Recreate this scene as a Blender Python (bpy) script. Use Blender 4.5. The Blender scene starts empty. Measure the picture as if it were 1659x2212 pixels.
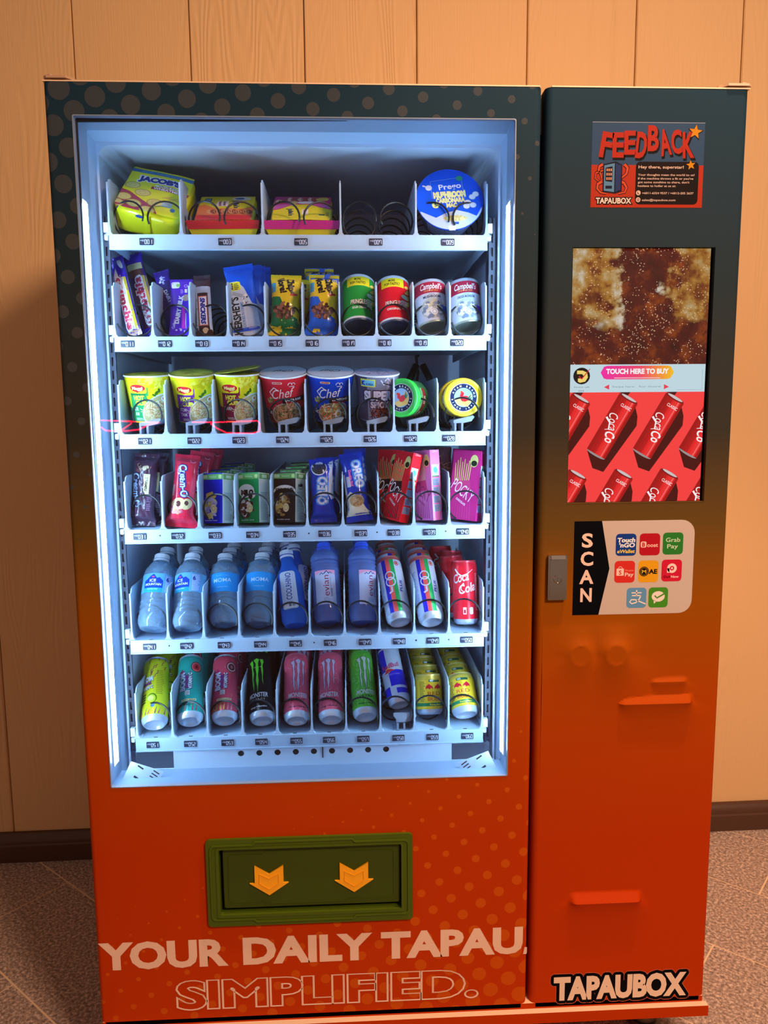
import bpy, bmesh, math, random
from math import sin, cos, pi, radians, sqrt, exp
from mathutils import Vector, Matrix, noise
from mathutils.geometry import tessellate_polygon
random.seed(7)
S = bpy.context.scene
COL = S.collection

# ------------------------------------------------------------------ camera
def cam_matrix(yaw, pitch, roll):
    return Matrix.Rotation(yaw, 3, 'Z') @ Matrix.Rotation(-pitch, 3, 'X') @ Matrix.Rotation(roll, 3, 'Y')
cd = bpy.data.cameras.new('camera'); cam = bpy.data.objects.new('camera', cd); COL.objects.link(cam)
cd.sensor_fit = 'VERTICAL'; cd.sensor_height = 36.0; cd.lens = 36.0 * 1660.0 / 2212.0
cd.clip_start = 0.05
_m = cam_matrix(-.0474, .1310, .0083)
_r = Matrix((_m.col[0], _m.col[2], -_m.col[1])).transposed()
cam.matrix_world = Matrix.Translation((.5144, -1.4337, 1.363)) @ _r.to_4x4()
S.camera = cam

# ------------------------------------------------------------------ world, lights, exposure
S.view_settings.view_transform = 'Standard'; S.view_settings.look = 'None'
S.view_settings.gamma = 1.0; S.view_settings.use_curve_mapping = False
S.view_settings.exposure = 0.0
S.cycles.transparent_max_bounces = 40
S.cycles.max_bounces = 10
wd = bpy.data.worlds.new('world'); S.world = wd; wd.use_nodes = True
bg = wd.node_tree.nodes['Background']; bg.inputs[0].default_value = (1.0, .68, .50, 1); bg.inputs[1].default_value = .24

def lamp(name, loc, target, energy, color, angle=120, blend=.6, radius=.06):
    d = bpy.data.lights.new(name, 'SPOT'); d.energy = energy; d.color = color
    d.spot_size = radians(angle); d.spot_blend = blend; d.shadow_soft_size = radius
    o = bpy.data.objects.new(name, d); COL.objects.link(o); o.location = loc
    o.rotation_euler = (Vector(target) - Vector(loc)).to_track_quat('-Z', 'Y').to_euler()
    return o
WARM = (1.0, .62, .41)
lamp('ceiling_downlight', (1.90, -2.20, 2.95), (1.05, .6, 1.15), 375, WARM, 96, 1.0, .28)
lamp('ceiling_downlight', (1.20, -.36, 3.25), (1.25, -.12, 0), 190, WARM, 64, .5, .05)
LED_STRENGTH = 118.0

# ------------------------------------------------------------------ materials
def lin(c):
    return tuple((x/255/12.92 if x/255 <= .04045 else ((x/255+.055)/1.055)**2.4) for x in c[:3])
MATS = {}
def mat(name, col, rough=.5, metal=0.0, spec=.5, srgb=True, emit=0, trans=0, coat=0):
    if name in MATS: return MATS[name]
    m = bpy.data.materials.new(name); m.use_nodes = True; b = m.node_tree.nodes['Principled BSDF']
    c = lin(col) if srgb else col
    b.inputs['Base Color'].default_value = (*c, 1); b.inputs['Roughness'].default_value = rough
    b.inputs['Metallic'].default_value = metal; b.inputs['Specular IOR Level'].default_value = spec
    b.inputs['Coat Weight'].default_value = coat
    if emit: b.inputs['Emission Color'].default_value = (*c, 1); b.inputs['Emission Strength'].default_value = emit
    MATS[name] = m; return m
class N:   # tiny node helper
    def __init__(s, m): s.t = m.node_tree; s.b = s.t.nodes.get('Principled BSDF')
    def n(s, ty, **k):
        x = s.t.nodes.new(ty)
        for a, v in k.items(): setattr(x, a, v)
        return x
    def l(s, a, b): s.t.links.new(a, b)
    def put(s, sock, v):
        if hasattr(v, 'is_linked') or hasattr(v, 'links'): s.l(v, sock)
        else: sock.default_value = v
    def math(s, op, a, b=0.0, c=0.0):
        x = s.n('ShaderNodeMath', operation=op)
        for i, v in enumerate((a, b, c)): s.put(x.inputs[i], v)
        return x.outputs[0]
    def mix(s, f, a, b):
        x = s.n('ShaderNodeMix', data_type='RGBA'); s.put(x.inputs[0], f)
        s.put(x.inputs[6], a); s.put(x.inputs[7], b); return x.outputs[2]
    def ramp(s, f, stops, interp='LINEAR'):
        x = s.n('ShaderNodeValToRGB'); x.color_ramp.interpolation = interp; e = x.color_ramp.elements
        while len(e) < len(stops): e.new(.5)
        for i, (p, c) in enumerate(stops): e[i].position = p; e[i].color = (*c, 1)
        s.put(x.inputs[0], f); return x.outputs[0]
    def noise(s, vec, scale, detail=3, rough=.5):
        x = s.n('ShaderNodeTexNoise'); s.l(vec, x.inputs['Vector']); x.inputs['Scale'].default_value = scale
        x.inputs['Detail'].default_value = detail; x.inputs['Roughness'].default_value = rough; return x.outputs['Fac']
    def obj(s): return s.n('ShaderNodeTexCoord').outputs['Object']
    def scl(s, vec, v):
        x = s.n('ShaderNodeMapping'); x.inputs['Scale'].default_value = v; s.l(vec, x.inputs[0]); return x.outputs[0]
    def bump(s, h, strength, dist):
        x = s.n('ShaderNodeBump'); x.inputs['Strength'].default_value = strength; x.inputs['Distance'].default_value = dist
        s.l(h, x.inputs['Height']); s.l(x.outputs[0], s.b.inputs['Normal'])

# vinyl wrap: printed blue-to-orange fade with halftone dots (object space = machine space)
def wrap_material(name, dots):
    m = mat(name, (100, 60, 30), .6, spec=.05); q = N(m); o = q.obj()
    sp = q.n('ShaderNodeSeparateXYZ'); q.l(o, sp.inputs[0]); x, z = sp.outputs[0], sp.outputs[2]
    t = q.math('DIVIDE', z, 2.0)
    c = q.ramp(t, [(.06, (.52, .042, .001)), (.25, (.45, .038, .001)), (.40, (.40, .058, .001)), (.50, (.28, .078, .002)),
                   (.57, (.125, .065, .012)), (.66, (.036, .034, .026)), (.80, (.018, .032, .042)), (.96, (.011, .035, .060))])
    if dots:
        a = radians(33); P = .0437; x0, z0 = .0879, 1.9054
        dx = q.math('SUBTRACT', x, x0); dz = q.math('SUBTRACT', z, z0)
        u = q.math('DIVIDE', q.math('ADD', q.math('MULTIPLY', dx, cos(a)), q.math('MULTIPLY', dz, sin(a))), P)
        v = q.math('DIVIDE', q.math('ADD', q.math('MULTIPLY', dx, -sin(a)), q.math('MULTIPLY', dz, cos(a))), P)
        ru = q.math('SUBTRACT', u, q.math('ROUND', u)); rv = q.math('SUBTRACT', v, q.math('ROUND', v))
        d = q.math('MULTIPLY', q.math('SQRT', q.math('ADD', q.math('MULTIPLY', ru, ru), q.math('MULTIPLY', rv, rv))), P)
        r1 = q.math('SUBTRACT', q.math('SUBTRACT', .0195 + .021 * -1.93, q.math('MULTIPLY', x, .0150)), q.math('MULTIPLY', z, -.021))
        r2 = q.math('SUBTRACT', q.math('ADD', .0175 - .87 * .013 + .024 * .13, q.math('MULTIPLY', x, .013)), q.math('MULTIPLY', z, .024))
        k1 = q.math('MULTIPLY', q.math('LESS_THAN', d, r1), .75); k2 = q.math('MULTIPLY', q.math('LESS_THAN', d, r2), .38)
        c = q.mix(k1, c, (.058, .066, .074, 1)); c = q.mix(k2, c, (.68, .16, .01, 1))
    q.l(c, q.b.inputs['Base Color']); q.bump(q.noise(o, 260, 2), .05, .001)
    return m
WRAP = wrap_material('printed_vinyl_dots', True); WRAP2 = wrap_material('printed_vinyl', False)

def print_material(name, rough=.4, emit=0, coat=0, metal=0):
    m = mat(name, (128, 128, 128), rough, metal=metal, coat=coat, spec=.05 if name == 'printed_paper' else .3); q = N(m)
    a = q.n('ShaderNodeAttribute', attribute_name='Col')
    if emit:
        q.b.inputs['Base Color'].default_value = (.01, .01, .01, 1); q.b.inputs['Roughness'].default_value = .15
        q.l(a.outputs[0], q.b.inputs['Emission Color']); q.b.inputs['Emission Strength'].default_value = emit
    else: q.l(a.outputs[0], q.b.inputs['Base Color'])
    return m
PRINT = print_material('printed_paper', .5); PFOIL = print_material('printed_foil', .28, coat=.3)
PCAN = print_material('printed_can', .3, metal=.15); PSCREEN = print_material('lit_display', emit=1.0)

def glass_material(name, tint, fres=1.5, rough=0.0, dif=0.0, difcol=(.8, .85, .9)):
    m = bpy.data.materials.new(name); m.use_nodes = True; t = m.node_tree; t.nodes.clear(); q = N(m)
    out = q.n('ShaderNodeOutputMaterial'); tr = q.n('ShaderNodeBsdfTransparent'); gl = q.n('ShaderNodeBsdfGlossy')
    tr.inputs[0].default_value = (*tint, 1); gl.inputs['Roughness'].default_value = rough
    f = q.n('ShaderNodeFresnel'); f.inputs[0].default_value = fres
    mx = q.n('ShaderNodeMixShader'); q.l(f.outputs[0], mx.inputs[0]); q.l(tr.outputs[0], mx.inputs[1]); q.l(gl.outputs[0], mx.inputs[2])
    sh = mx.outputs[0]
    if dif:
        df = q.n('ShaderNodeBsdfDiffuse'); df.inputs[0].default_value = (*difcol, 1)
        m2 = q.n('ShaderNodeMixShader'); m2.inputs[0].default_value = dif; q.l(sh, m2.inputs[1]); q.l(df.outputs[0], m2.inputs[2]); sh = m2.outputs[0]
    q.l(sh, out.inputs[0]); MATS[name] = m; return m
GLASS = glass_material('window_glass', (.97, .99, .98), 1.45)
PET = glass_material('clear_pet_plastic', (.80, .90, .97), 1.6, .06, .20, (.55, .80, 1.0))
PETB = glass_material('blue_pet_plastic', (.03, .22, .75), 1.5, .08, .45, (.02, .20, .85))
PETE = glass_material('pale_blue_pet_plastic', (.55, .66, .97), 1.55, .08, .32, (.28, .45, 1.0))
ACRYL = glass_material('clear_acrylic', (.80, .86, .92), 1.5, .1, .38, (.62, .74, .88))
WATER = glass_material('water', (.78, .90, .99), 1.3, .03, .10, (.45, .75, 1.0))
FILM = glass_material('clear_film', (.85, .7, .65), 1.5, .15, .1)

STEEL = mat('painted_steel_tray', (172, 196, 218), .45, .05)
TRAYIN = mat('galvanised_steel', (165, 175, 190), .45, .35)
LINER = mat('white_liner', (160, 184, 210), .5)
LINERB = mat('grey_liner', (200, 216, 236), .5)
FIN = mat('frosted_plastic_divider', (178, 198, 216), .4)
BLACK = mat('black_wire', (12, 12, 14), .35)
DARK = mat('dark_steel', (28, 34, 54), .4, .2)
ALU = mat('aluminium', (212, 220, 230), .28, .55)
WHITEP = mat('white_plastic', (225, 228, 232), .4)
BLUEP = mat('blue_plastic', (40, 95, 225), .35)
CREAM = mat('cream_metal', (235, 205, 170), .5)
CHROME = mat('chrome', (200, 195, 190), .12, 1.0)
GREEN = mat('green_plastic', (72, 92, 8), .5, spec=.25)
GREEN2 = mat('green_plastic_flap', (58, 74, 5), .5, spec=.25)
AMBER = mat('amber_plastic', (248, 172, 6), .45)
RUBBER = mat('black_gasket', (14, 15, 20), .5)

# ------------------------------------------------------------------ mesh helpers
def link(o, parent=None):
    COL.objects.link(o)
    if parent is not None: o.parent = parent
    return o
def mesh_obj(name, vs, fs, m, parent=None, smooth=False, loc=None):
    me = bpy.data.meshes.new(name); me.from_pydata([tuple(v) for v in vs], [], fs); me.update()
    bm = bmesh.new(); bm.from_mesh(me); bmesh.ops.recalc_face_normals(bm, faces=bm.faces); bm.to_mesh(me); bm.free()
    if isinstance(m, (list, tuple)):
        for x in m: me.materials.append(x)
    else: me.materials.append(m)
    if smooth:
        for p in me.polygons: p.use_smooth = True
        if smooth is not True: me.set_sharp_from_angle(angle=radians(smooth))
    o = bpy.data.objects.new(name, me); link(o, parent)
    if loc: o.location = loc
    return o
class MB:
    def __init__(s): s.v = []; s.f = []
    def add(s, vs, fs):
        k = len(s.v); s.v += [Vector(v) for v in vs]; s.f += [tuple(i+k for i in f) for f in fs]; return s
    def box(s, x0, y0, z0, x1, y1, z1, mtx=None):
        vs = [Vector((x, y, z)) for z in (z0, z1) for y in (y0, y1) for x in (x0, x1)]
        if mtx: vs = [mtx @ v for v in vs]
        return s.add(vs, [(0, 2, 3, 1), (4, 5, 7, 6), (0, 1, 5, 4), (2, 6, 7, 3), (0, 4, 6, 2), (1, 3, 7, 5)])
    def prism(s, pts, y0, y1, mtx=None, flat='XZ'):   # outline in XZ, extruded along Y (or XY along Z)
        n = len(pts); f3 = (lambda p, h: Vector((p[0], h, p[1]))) if flat == 'XZ' else ((lambda p, h: Vector((p[0], p[1], h))) if flat == 'XY' else (lambda p, h: Vector((h, p[0], p[1]))))
        vs = [f3(p, y0) for p in pts] + [f3(p, y1) for p in pts]
        if mtx: vs = [mtx @ v for v in vs]
        return s.add(vs, [tuple(range(n)), tuple(range(2*n-1, n-1, -1))] + [(i, (i+1) % n, (i+1) % n+n, i+n) for i in range(n)])
    def ring(s, a, b, y0, y1):     # flat ring between two loops, extruded along Y
        n = len(a); vs = [Vector((p[0], y, p[1])) for y in (y0, y1) for L in (a, b) for p in L]; f = []
        for i in range(n):
            j = (i+1) % n
            f += [(i, j, n+j, n+i), (2*n+i, 3*n+i, 3*n+j, 2*n+j), (i, 2*n+i, 2*n+j, j), (n+i, n+j, 3*n+j, 3*n+i)]
        return s.add(vs, f)
    def lathe(s, prof, n=32, mtx=None, cap=False):
        k = len(prof); vs = [Vector((r*cos(2*pi*i/n), r*sin(2*pi*i/n), z)) for i in range(n) for r, z in prof]
        if mtx: vs = [mtx @ v for v in vs]
        return s.add(vs, [(i*k+j, ((i+1) % n)*k+j, ((i+1) % n)*k+j+1, i*k+j+1) for i in range(n) for j in range(k-1)])
    def tube(s, pts, r, n=6):
        pts = [Vector(p) for p in pts]; up = Vector((0, 0, 1)); vs = []; prev = None
        for i, p in enumerate(pts):
            t = (pts[min(i+1, len(pts)-1)] - pts[max(i-1, 0)]).normalized()
            if prev is None: a = t.orthogonal().normalized()
            else: a = (prev - t*prev.dot(t)).normalized()
            prev = a; b = t.cross(a)
            vs += [p + (a*cos(2*pi*k/n) + b*sin(2*pi*k/n))*r for k in range(n)]
        m = len(pts); f = [(i*n+k, i*n+(k+1) % n, (i+1)*n+(k+1) % n, (i+1)*n+k) for i in range(m-1) for k in range(n)]
        f += [tuple(range(n)), tuple(range((m-1)*n, m*n))]
        return s.add(vs, f)
    def build(s, name, m, parent=None, smooth=False, loc=None): return mesh_obj(name, s.v, s.f, m, parent, smooth, loc)
def rr(x0, z0, x1, z1, r, n=5):
    P = []
    for cx, cz, a in ((x1-r, z0+r, -90), (x1-r, z1-r, 0), (x0+r, z1-r, 90), (x0+r, z0+r, 180)):
        P += [(cx+r*cos(radians(a+90*i/n)), cz+r*sin(radians(a+90*i/n))) for i in range(n+1)]
    return P
def thing(name, label, cat, loc=(0, 0, 0), group=None, kind=None):
    o = bpy.data.objects.new(name, None); COL.objects.link(o); o.location = loc; o.empty_display_size = .05
    o['label'] = label; o['category'] = cat
    if group: o['group'] = group
    return o
def structure(o): o['kind'] = 'structure'; return o
def copy_thing(root, matrix, label, group=None):
    r = root.copy(); COL.objects.link(r); r.matrix_world = matrix; r['label'] = label
    if group: r['group'] = group
    for ch in root.children:
        c = ch.copy(); COL.objects.link(c); c.parent = r
        for g in ch.children:
            d = g.copy(); COL.objects.link(d); d.parent = c
    return r

# ------------------------------------------------------------------ flat printed artwork, wrapped on any surface
_txt = {}
def glyphs(s, bold=0.0):
    k = (s, bold)
    if k not in _txt:
        c = bpy.data.curves.new('t', 'FONT'); c.body = s; c.offset = bold; c.resolution_u = 3; c.fill_mode = 'FRONT'
        o = bpy.data.objects.new('t', c); me = o.to_mesh()
        V = [(v.co.x, v.co.y) for v in me.vertices]
        T = []
        for p in me.polygons:
            w = list(p.vertices)
            for i in range(1, len(w)-1): T.append((w[0], w[i], w[i+1]))
        o.to_mesh_clear(); bpy.data.objects.remove(o); bpy.data.curves.remove(c)
        _txt[k] = (V, T)
    return _txt[k]
CAP = .73
class Art:
    def __init__(s): s.t = []     # (pts, colour, layer)
    def poly(s, pts, c, l=0):
        if len(pts) == 3: s.t.append((pts, c, l)); return s
        for tri in tessellate_polygon([[Vector((p[0], p[1], 0)) for p in pts]]): s.t.append(([pts[i] for i in tri], c, l))
        return s
    def fan(s, pts, c, l=0):
        s.t.append((pts, c, l)); return s
    def rect(s, x0, y0, x1, y1, c, l=0): return s.fan([(x0, y0), (x1, y0), (x1, y1), (x0, y1)], c, l)
    def grad(s, x0, y0, x1, y1, c0, c1, l=0, n=14, hor=False):
        for i in range(n):
            t = (i+.5)/n; c = tuple(a+(b-a)*t for a, b in zip(c0, c1)); a, b = i/n, (i+1)/n
            if hor: s.rect(x0+(x1-x0)*a, y0, x0+(x1-x0)*b, y1, c, l)
            else: s.rect(x0, y0+(y1-y0)*a, x1, y0+(y1-y0)*b, c, l)
        return s
    def rr(s, x0, y0, x1, y1, r, c, l=0): return s.fan(rr(x0, y0, x1, y1, r, 4), c, l)
    def ell(s, cx, cy, rx, ry, c, l=0, n=20, a0=0, a1=360, rot=0):
        p = [(rx*cos(radians(a0+(a1-a0)*i/n)), ry*sin(radians(a0+(a1-a0)*i/n))) for i in range(n+(a1-a0 < 360))]
        k, q = cos(radians(rot)), sin(radians(rot)); p = [(cx+x*k-y*q, cy+x*q+y*k) for x, y in p]
        return s.fan(p, c, l)
    def ring(s, cx, cy, r0, r1, c, l=0, n=32, a0=0, a1=360):
        for i in range(n):
            a, b = radians(a0+(a1-a0)*i/n), radians(a0+(a1-a0)*(i+1)/n)
            s.fan([(cx+r0*cos(a), cy+r0*sin(a)), (cx+r1*cos(a), cy+r1*sin(a)), (cx+r1*cos(b), cy+r1*sin(b)), (cx+r0*cos(b), cy+r0*sin(b))], c, l)
        return s
    def line(s, pts, w, c, l=0, w1=None):
        n = len(pts)
        L = []; R = []
        for i, p in enumerate(pts):
            a = pts[max(i-1, 0)]; b = pts[min(i+1, n-1)]; dx, dy = b[0]-a[0], b[1]-a[1]; d = sqrt(dx*dx+dy*dy) or 1
            ww = (w if w1 is None else w+(w1-w)*i/(n-1))/2; L.append((p[0]-dy/d*ww, p[1]+dx/d*ww)); R.append((p[0]+dy/d*ww, p[1]-dx/d*ww))
        for i in range(n-1): s.fan([R[i], R[i+1], L[i+1], L[i]], c, l)
        return s
    def text(s, st, x, y, h, c, l=1, w=None, bold=0, rot=0, shear=0, al='C', out=None, oc=(0, 0, 0)):
        V, T = glyphs(st, bold)
        if not V: return s
        if al == 'V': pass
        V0, _ = glyphs(st, 0); xs = [v[0] for v in V0]; a, b = min(xs), max(xs); sy = h/CAP; sx = w/(b-a) if w else sy
        ox = {'C': (a+b)/2, 'L': a, 'R': b}.get(al, (a+b)/2); k, q = cos(radians(rot)), sin(radians(rot))
        def tr(v):
            X = (v[0]-ox)*sx+v[1]*sy*shear; Y = v[1]*sy-h/2
            return (x+X*k-Y*q, y+X*q+Y*k)
        if out:
            V2, T2 = glyphs(st, bold+out); W = [tr(v) for v in V2]
            for t in T2: s.t.append(([W[i] for i in t], oc, l-.5))
        W = [tr(v) for v in V]
        for t in T: s.t.append(([W[i] for i in t], c, l))
        return s
    def arc(s, st, cx, cy, r, a0, a1, h, c, l=1, bold=.02):
        n = len(st)
        for i, ch in enumerate(st):
            a = a0+(a1-a0)*(i/(n-1) if n > 1 else .5)
            if ch != ' ': s.text(ch, cx+r*cos(radians(a)), cy+r*sin(radians(a)), h, c, l, bold=bold, rot=a-90 if a1 < a0 else a+90)
        return s
    def food(s, cx, cy, rx, ry, cols, n, sz, l=1, seed=1, stroke=False):
        R = random.Random(seed)
        for i in range(n):
            a = R.random()*2*pi; d = sqrt(R.random()); x, y = cx+rx*d*cos(a)*.93, cy+ry*d*sin(a)*.93; c = R.choice(cols); L = l+i*.02
            if stroke:
                b = R.random()*pi; e = sz*(1.5+R.random()); k = R.uniform(-.6, .6)
                s.line([(x+e*t*cos(b)-k*e*t*t*sin(b), y+e*t*sin(b)+k*e*t*t*cos(b)) for t in (-1, -.5, 0, .5, 1)], sz*.32, c, L)
            else: s.ell(x, y, sz*(.6+.6*R.random()), sz*(.4+.5*R.random()), c, L, 8, rot=R.random()*180)
        return s
    def lines(s, x0, x1, y0, y1, n, c, l=1, seed=1, h=.45):
        R = random.Random(seed); p = (y1-y0)/n
        for i in range(n): s.rect(x0, y0+p*i, x0+(x1-x0)*R.uniform(.7, 1), y0+p*(i+h), c, l)
        return s
    def put(s, o, dx, dy, k=1, rot=0, dl=0):
        a, b = cos(radians(rot))*k, sin(radians(rot))*k
        for p, c, l in o.t: s.t.append(([(dx+x*a-y*b, dy+x*b+y*a) for x, y in p], c, l+dl))
        return s
def clip_half(P, ax, v, keep_lo):
    out = []; n = len(P)
    for i in range(n):
        a, b = P[i], P[(i+1) % n]; da = (a[ax]-v)*(1 if keep_lo else -1); db = (b[ax]-v)*(1 if keep_lo else -1)
        if da <= 0: out.append(a)
        if (da < 0 < db) or (db < 0 < da):
            t = da/(da-db); out.append((a[0]+(b[0]-a[0])*t, a[1]+(b[1]-a[1])*t))
    return out
def slices(P, ax, st, lo, hi):
    if lo is not None: P = clip_half(P, ax, lo, False)
    if hi is not None and len(P) > 2: P = clip_half(P, ax, hi, True)
    if len(P) < 3: return []
    if not st: return [P]
    a, b = min(p[ax] for p in P), max(p[ax] for p in P); i0, i1 = math.floor(a/st+1e-6), math.ceil(b/st-1e-6)
    if i1-i0 <= 1: return [P]
    out = []
    for i in range(i0, i1):
        Q = clip_half(clip_half(P, ax, i*st, False), ax, (i+1)*st, True)
        if len(Q) > 2: out.append(Q)
    return out
def decal(name, art, f, parent, m=None, bounds=(None, None, None, None), du=0, dv=0, h0=.0002, dh=.00010, label=None):
    V, F, C, NN, key = [], [], [], [], {}
    for P, c, l in art.t:
        col = lin(c) if max(c) > 1.0 or c == (0, 0, 0) else c
        for A in slices(P, 0, du, bounds[0], bounds[1]):
            for B in slices(A, 1, dv, bounds[2], bounds[3]):
                ids = []
                for u, v in B:
                    k = (round(u, 5), round(v, 5), l, c)
                    if k not in key:
                        key[k] = len(V); h = h0+l*dh; p = f(u, v, h); V.append(p); C.append(col); e = .0004
                        if du or dv:
                            n = (f(u+e, v, h)-f(u-e, v, h)).cross(f(u, v+e, h)-f(u, v-e, h)); NN.append(n.normalized() if n.length else Vector((0, -1, 0)))
                    if not ids or ids[-1] != key[k]: ids.append(key[k])
                if len(ids) > 1 and ids[0] == ids[-1]: ids.pop()
                if len(set(ids)) == len(ids) > 2:
                    ar = sum(B[q][0]*B[(q+1) % len(B)][1]-B[(q+1) % len(B)][0]*B[q][1] for q in range(len(B)))
                    F.append(ids if ar > 0 else ids[::-1])
    me = bpy.data.meshes.new(name); me.from_pydata([tuple(v) for v in V], [], F); me.update()
    at = me.color_attributes.new('Col', 'FLOAT_COLOR', 'POINT')
    at.data.foreach_set('color', [x for c in C for x in (c[0], c[1], c[2], 1.0)])
    me.materials.append(m or PRINT)
    if NN:
        for p in me.polygons: p.use_smooth = True
        me.normals_split_custom_set_from_vertices([tuple(n) for n in NN])
    o = bpy.data.objects.new(name, me); link(o, parent)
    if label: o['label'] = label
    return o
W = (240, 240, 240); K = (10, 10, 12)
def plane_map(y=0.0): return lambda u, v, h: Vector((u, y-h, v))
def cyl_map(R): return lambda u, v, h: Vector(((R+h)*sin(u/R), -(R+h)*cos(u/R), v))
def cone_map(r0, r1, H):
    R = (r0+r1)/2
    def f(u, v, h):
        r = r0+(r1-r0)*v/H; a = u/R; return Vector(((r+h)*sin(a), -(r+h)*cos(a), v))
    return f
def lathe_map(prof_r, R): return lambda u, v, h: Vector(((prof_r(v)+h)*sin(u/R), -(prof_r(v)+h)*cos(u/R), v))
def top_map(z, cx=0, cy=0): return lambda u, v, h: Vector((u+cx, v+cy, z+h))

# ================================================================== THE SETTING
# floor: granite tiles on a diagonal, each one its own slab
def granite(name, c0, c1, c2, rough):
    m = mat(name, (90, 70, 60), rough); q = N(m); o = q.obj()
    n1 = q.noise(o, 130, 5, .7); n2 = q.noise(o, 34, 4)
    c = q.ramp(n1, [(.36, c0), (.50, c1), (.64, c2)]); c = q.mix(q.math('MULTIPLY', n2, .35), c, (.22, .15, .12, 1))
    q.l(c, q.b.inputs['Base Color']); q.bump(n1, .5, .002); return m
GRAN = granite('brown_granite', (.14, .105, .09), (.40, .30, .25), (.85, .68, .57), .5)
GROUT = mat('cream_grout', (228, 200, 165), .8)
floor = structure(MB().box(-2.6, -4.2, -.06, 4.0, 1.3, -.0012).build('floor', GROUT))
e1 = Vector((cos(radians(-41.5)), sin(radians(-41.5)), 0)); e2 = Vector((-e1.y, e1.x, 0)); TL, TW, G = .60, .295, .0050
tile_mb = MB().box(-TL/2+G/2, -TW/2+G/2, -.012, TL/2-G/2, TW/2-G/2, 0)
tile_me = None
for k in range(-14, 16):
    off = -.705-.28*k
    for j in range(-12, 14):
        c = e1*(off+TL*(j+.5)) + e2*(.0+.3165-.295+.295*k-.295+TW/2)
        c = e1*(off+TL*(j+.5)) + e2*(.018+.295*(k)+TW/2)
        if not (-2.3 < c.x < 3.6 and -1.1 < c.y < 1.05): continue
        if tile_me is None: t = tile_mb.build('tile', GRAN, floor); tile_me = t.data
        else: t = link(bpy.data.objects.new('tile', tile_me), floor)
        t.matrix_world = Matrix.Translation((c.x, c.y, random.uniform(-.0004, .0002))) @ Matrix.Rotation(radians(-41.5), 4, 'Z')

# back wall: painted timber planks
def plank_material():
    m = mat('painted_pine', (222, 194, 156), .55, spec=.3); q = N(m); o = q.obj()
    oi = q.n('ShaderNodeObjectInfo').outputs['Random']
    v = q.n('ShaderNodeVectorMath', operation='ADD'); cm = q.n('ShaderNodeCombineXYZ'); q.l(q.math('MULTIPLY', oi, 37.0), cm.inputs[2]); q.l(q.math('MULTIPLY', oi, 3.1), cm.inputs[0])
    q.l(o, v.inputs[0]); q.l(cm.outputs[0], v.inputs[1]); p = v.outputs[0]
    w = q.noise(q.scl(p, (1, 1, .12)), 5.5, 2, .5)
    band = q.math('SINE', q.math('MULTIPLY', w, 190.0)); fine = q.noise(q.scl(p, (1, 1, .03)), 260, 3)
    patch = q.noise(q.scl(p, (1, 1, .5)), 2.1, 2)
    band = q.math('MULTIPLY', band, q.math('SMOOTH_MIN', q.math('MAXIMUM', q.math('MULTIPLY', q.math('SUBTRACT', patch, .42), 6.0), .05), 1.0, .1))
    h = q.math('ADD', q.math('MULTIPLY', band, .5), q.math('MULTIPLY', fine, .8))
    kn = q.n('ShaderNodeTexVoronoi'); kn.inputs['Scale'].default_value = 2.3; q.l(q.scl(p, (1, 1, .55)), kn.inputs['Vector'])
    d = q.math('SMOOTH_MIN', q.math('MULTIPLY', kn.outputs['Distance'], 16.0), 1.0, .3)
    h = q.math('ADD', h, q.math('MULTIPLY', q.math('SINE', q.math('MULTIPLY', d, 9.0)), .25))
    q.bump(h, .60, .0018)
    q.l(q.mix(q.noise(o, 1.3, 2), (.70, .455, .215, 1), (.80, .53, .265, 1)), q.b.inputs['Base Color']); return m
PINE = plank_material()
wall = structure(MB().box(-2.6, 0, -.06, 4.0, .12, 3.4).build('wall_back', mat('dark_batten', (60, 40, 25), .8)))
wall.location = (0, .862, 0); wall.rotation_euler = (0, 0, radians(.98))
pw = .3137; prof = [(-pw/2+.0012, .012), (-pw/2+.0012, -.004), (-pw/2+.004, -.0075), (pw/2-.004, -.0075), (pw/2-.0012, -.004), (pw/2-.0012, .012)]
pm = MB().prism(prof, .0, 3.4, flat='XY'); pme = None
for i in range(-6, 12):
    X = .0985+pw*(i+.5)
    if pme is None: p_ = pm.build('plank', PINE, wall); pme = p_.data
    else: p_ = link(bpy.data.objects.new('plank', pme), wall)
    p_.location = (X, -.0045, 0)
BBM = mat('dark_brown_wood', (78, 50, 34), .38)
bbp = [(0, 0), (-.030, 0), (-.030, .052), (-.024, .056), (-.024, .066), (-.014, .082), (-.008, .086), (0, .086)]
bb = structure(MB().prism([(a, b) for a, b in bbp], -2.5, 3.9, flat='YZ').build('baseboard_back', BBM, smooth=40))
bb.location = (0, .862-.012, 0); bb.rotation_euler = wall.rotation_euler

# ================================================================== THE MACHINE
M0 = thing('vending_machine', 'tall blue-to-orange wrapped snack vending machine standing against the beige plank wall', 'vending machine')
XM, XS0, XS1, ZB, ZT = .870, .877, 1.247, .131, 1.930
GX0, GX1, GZ0, GZ1 = .048, .823, .642, 1.875
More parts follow.
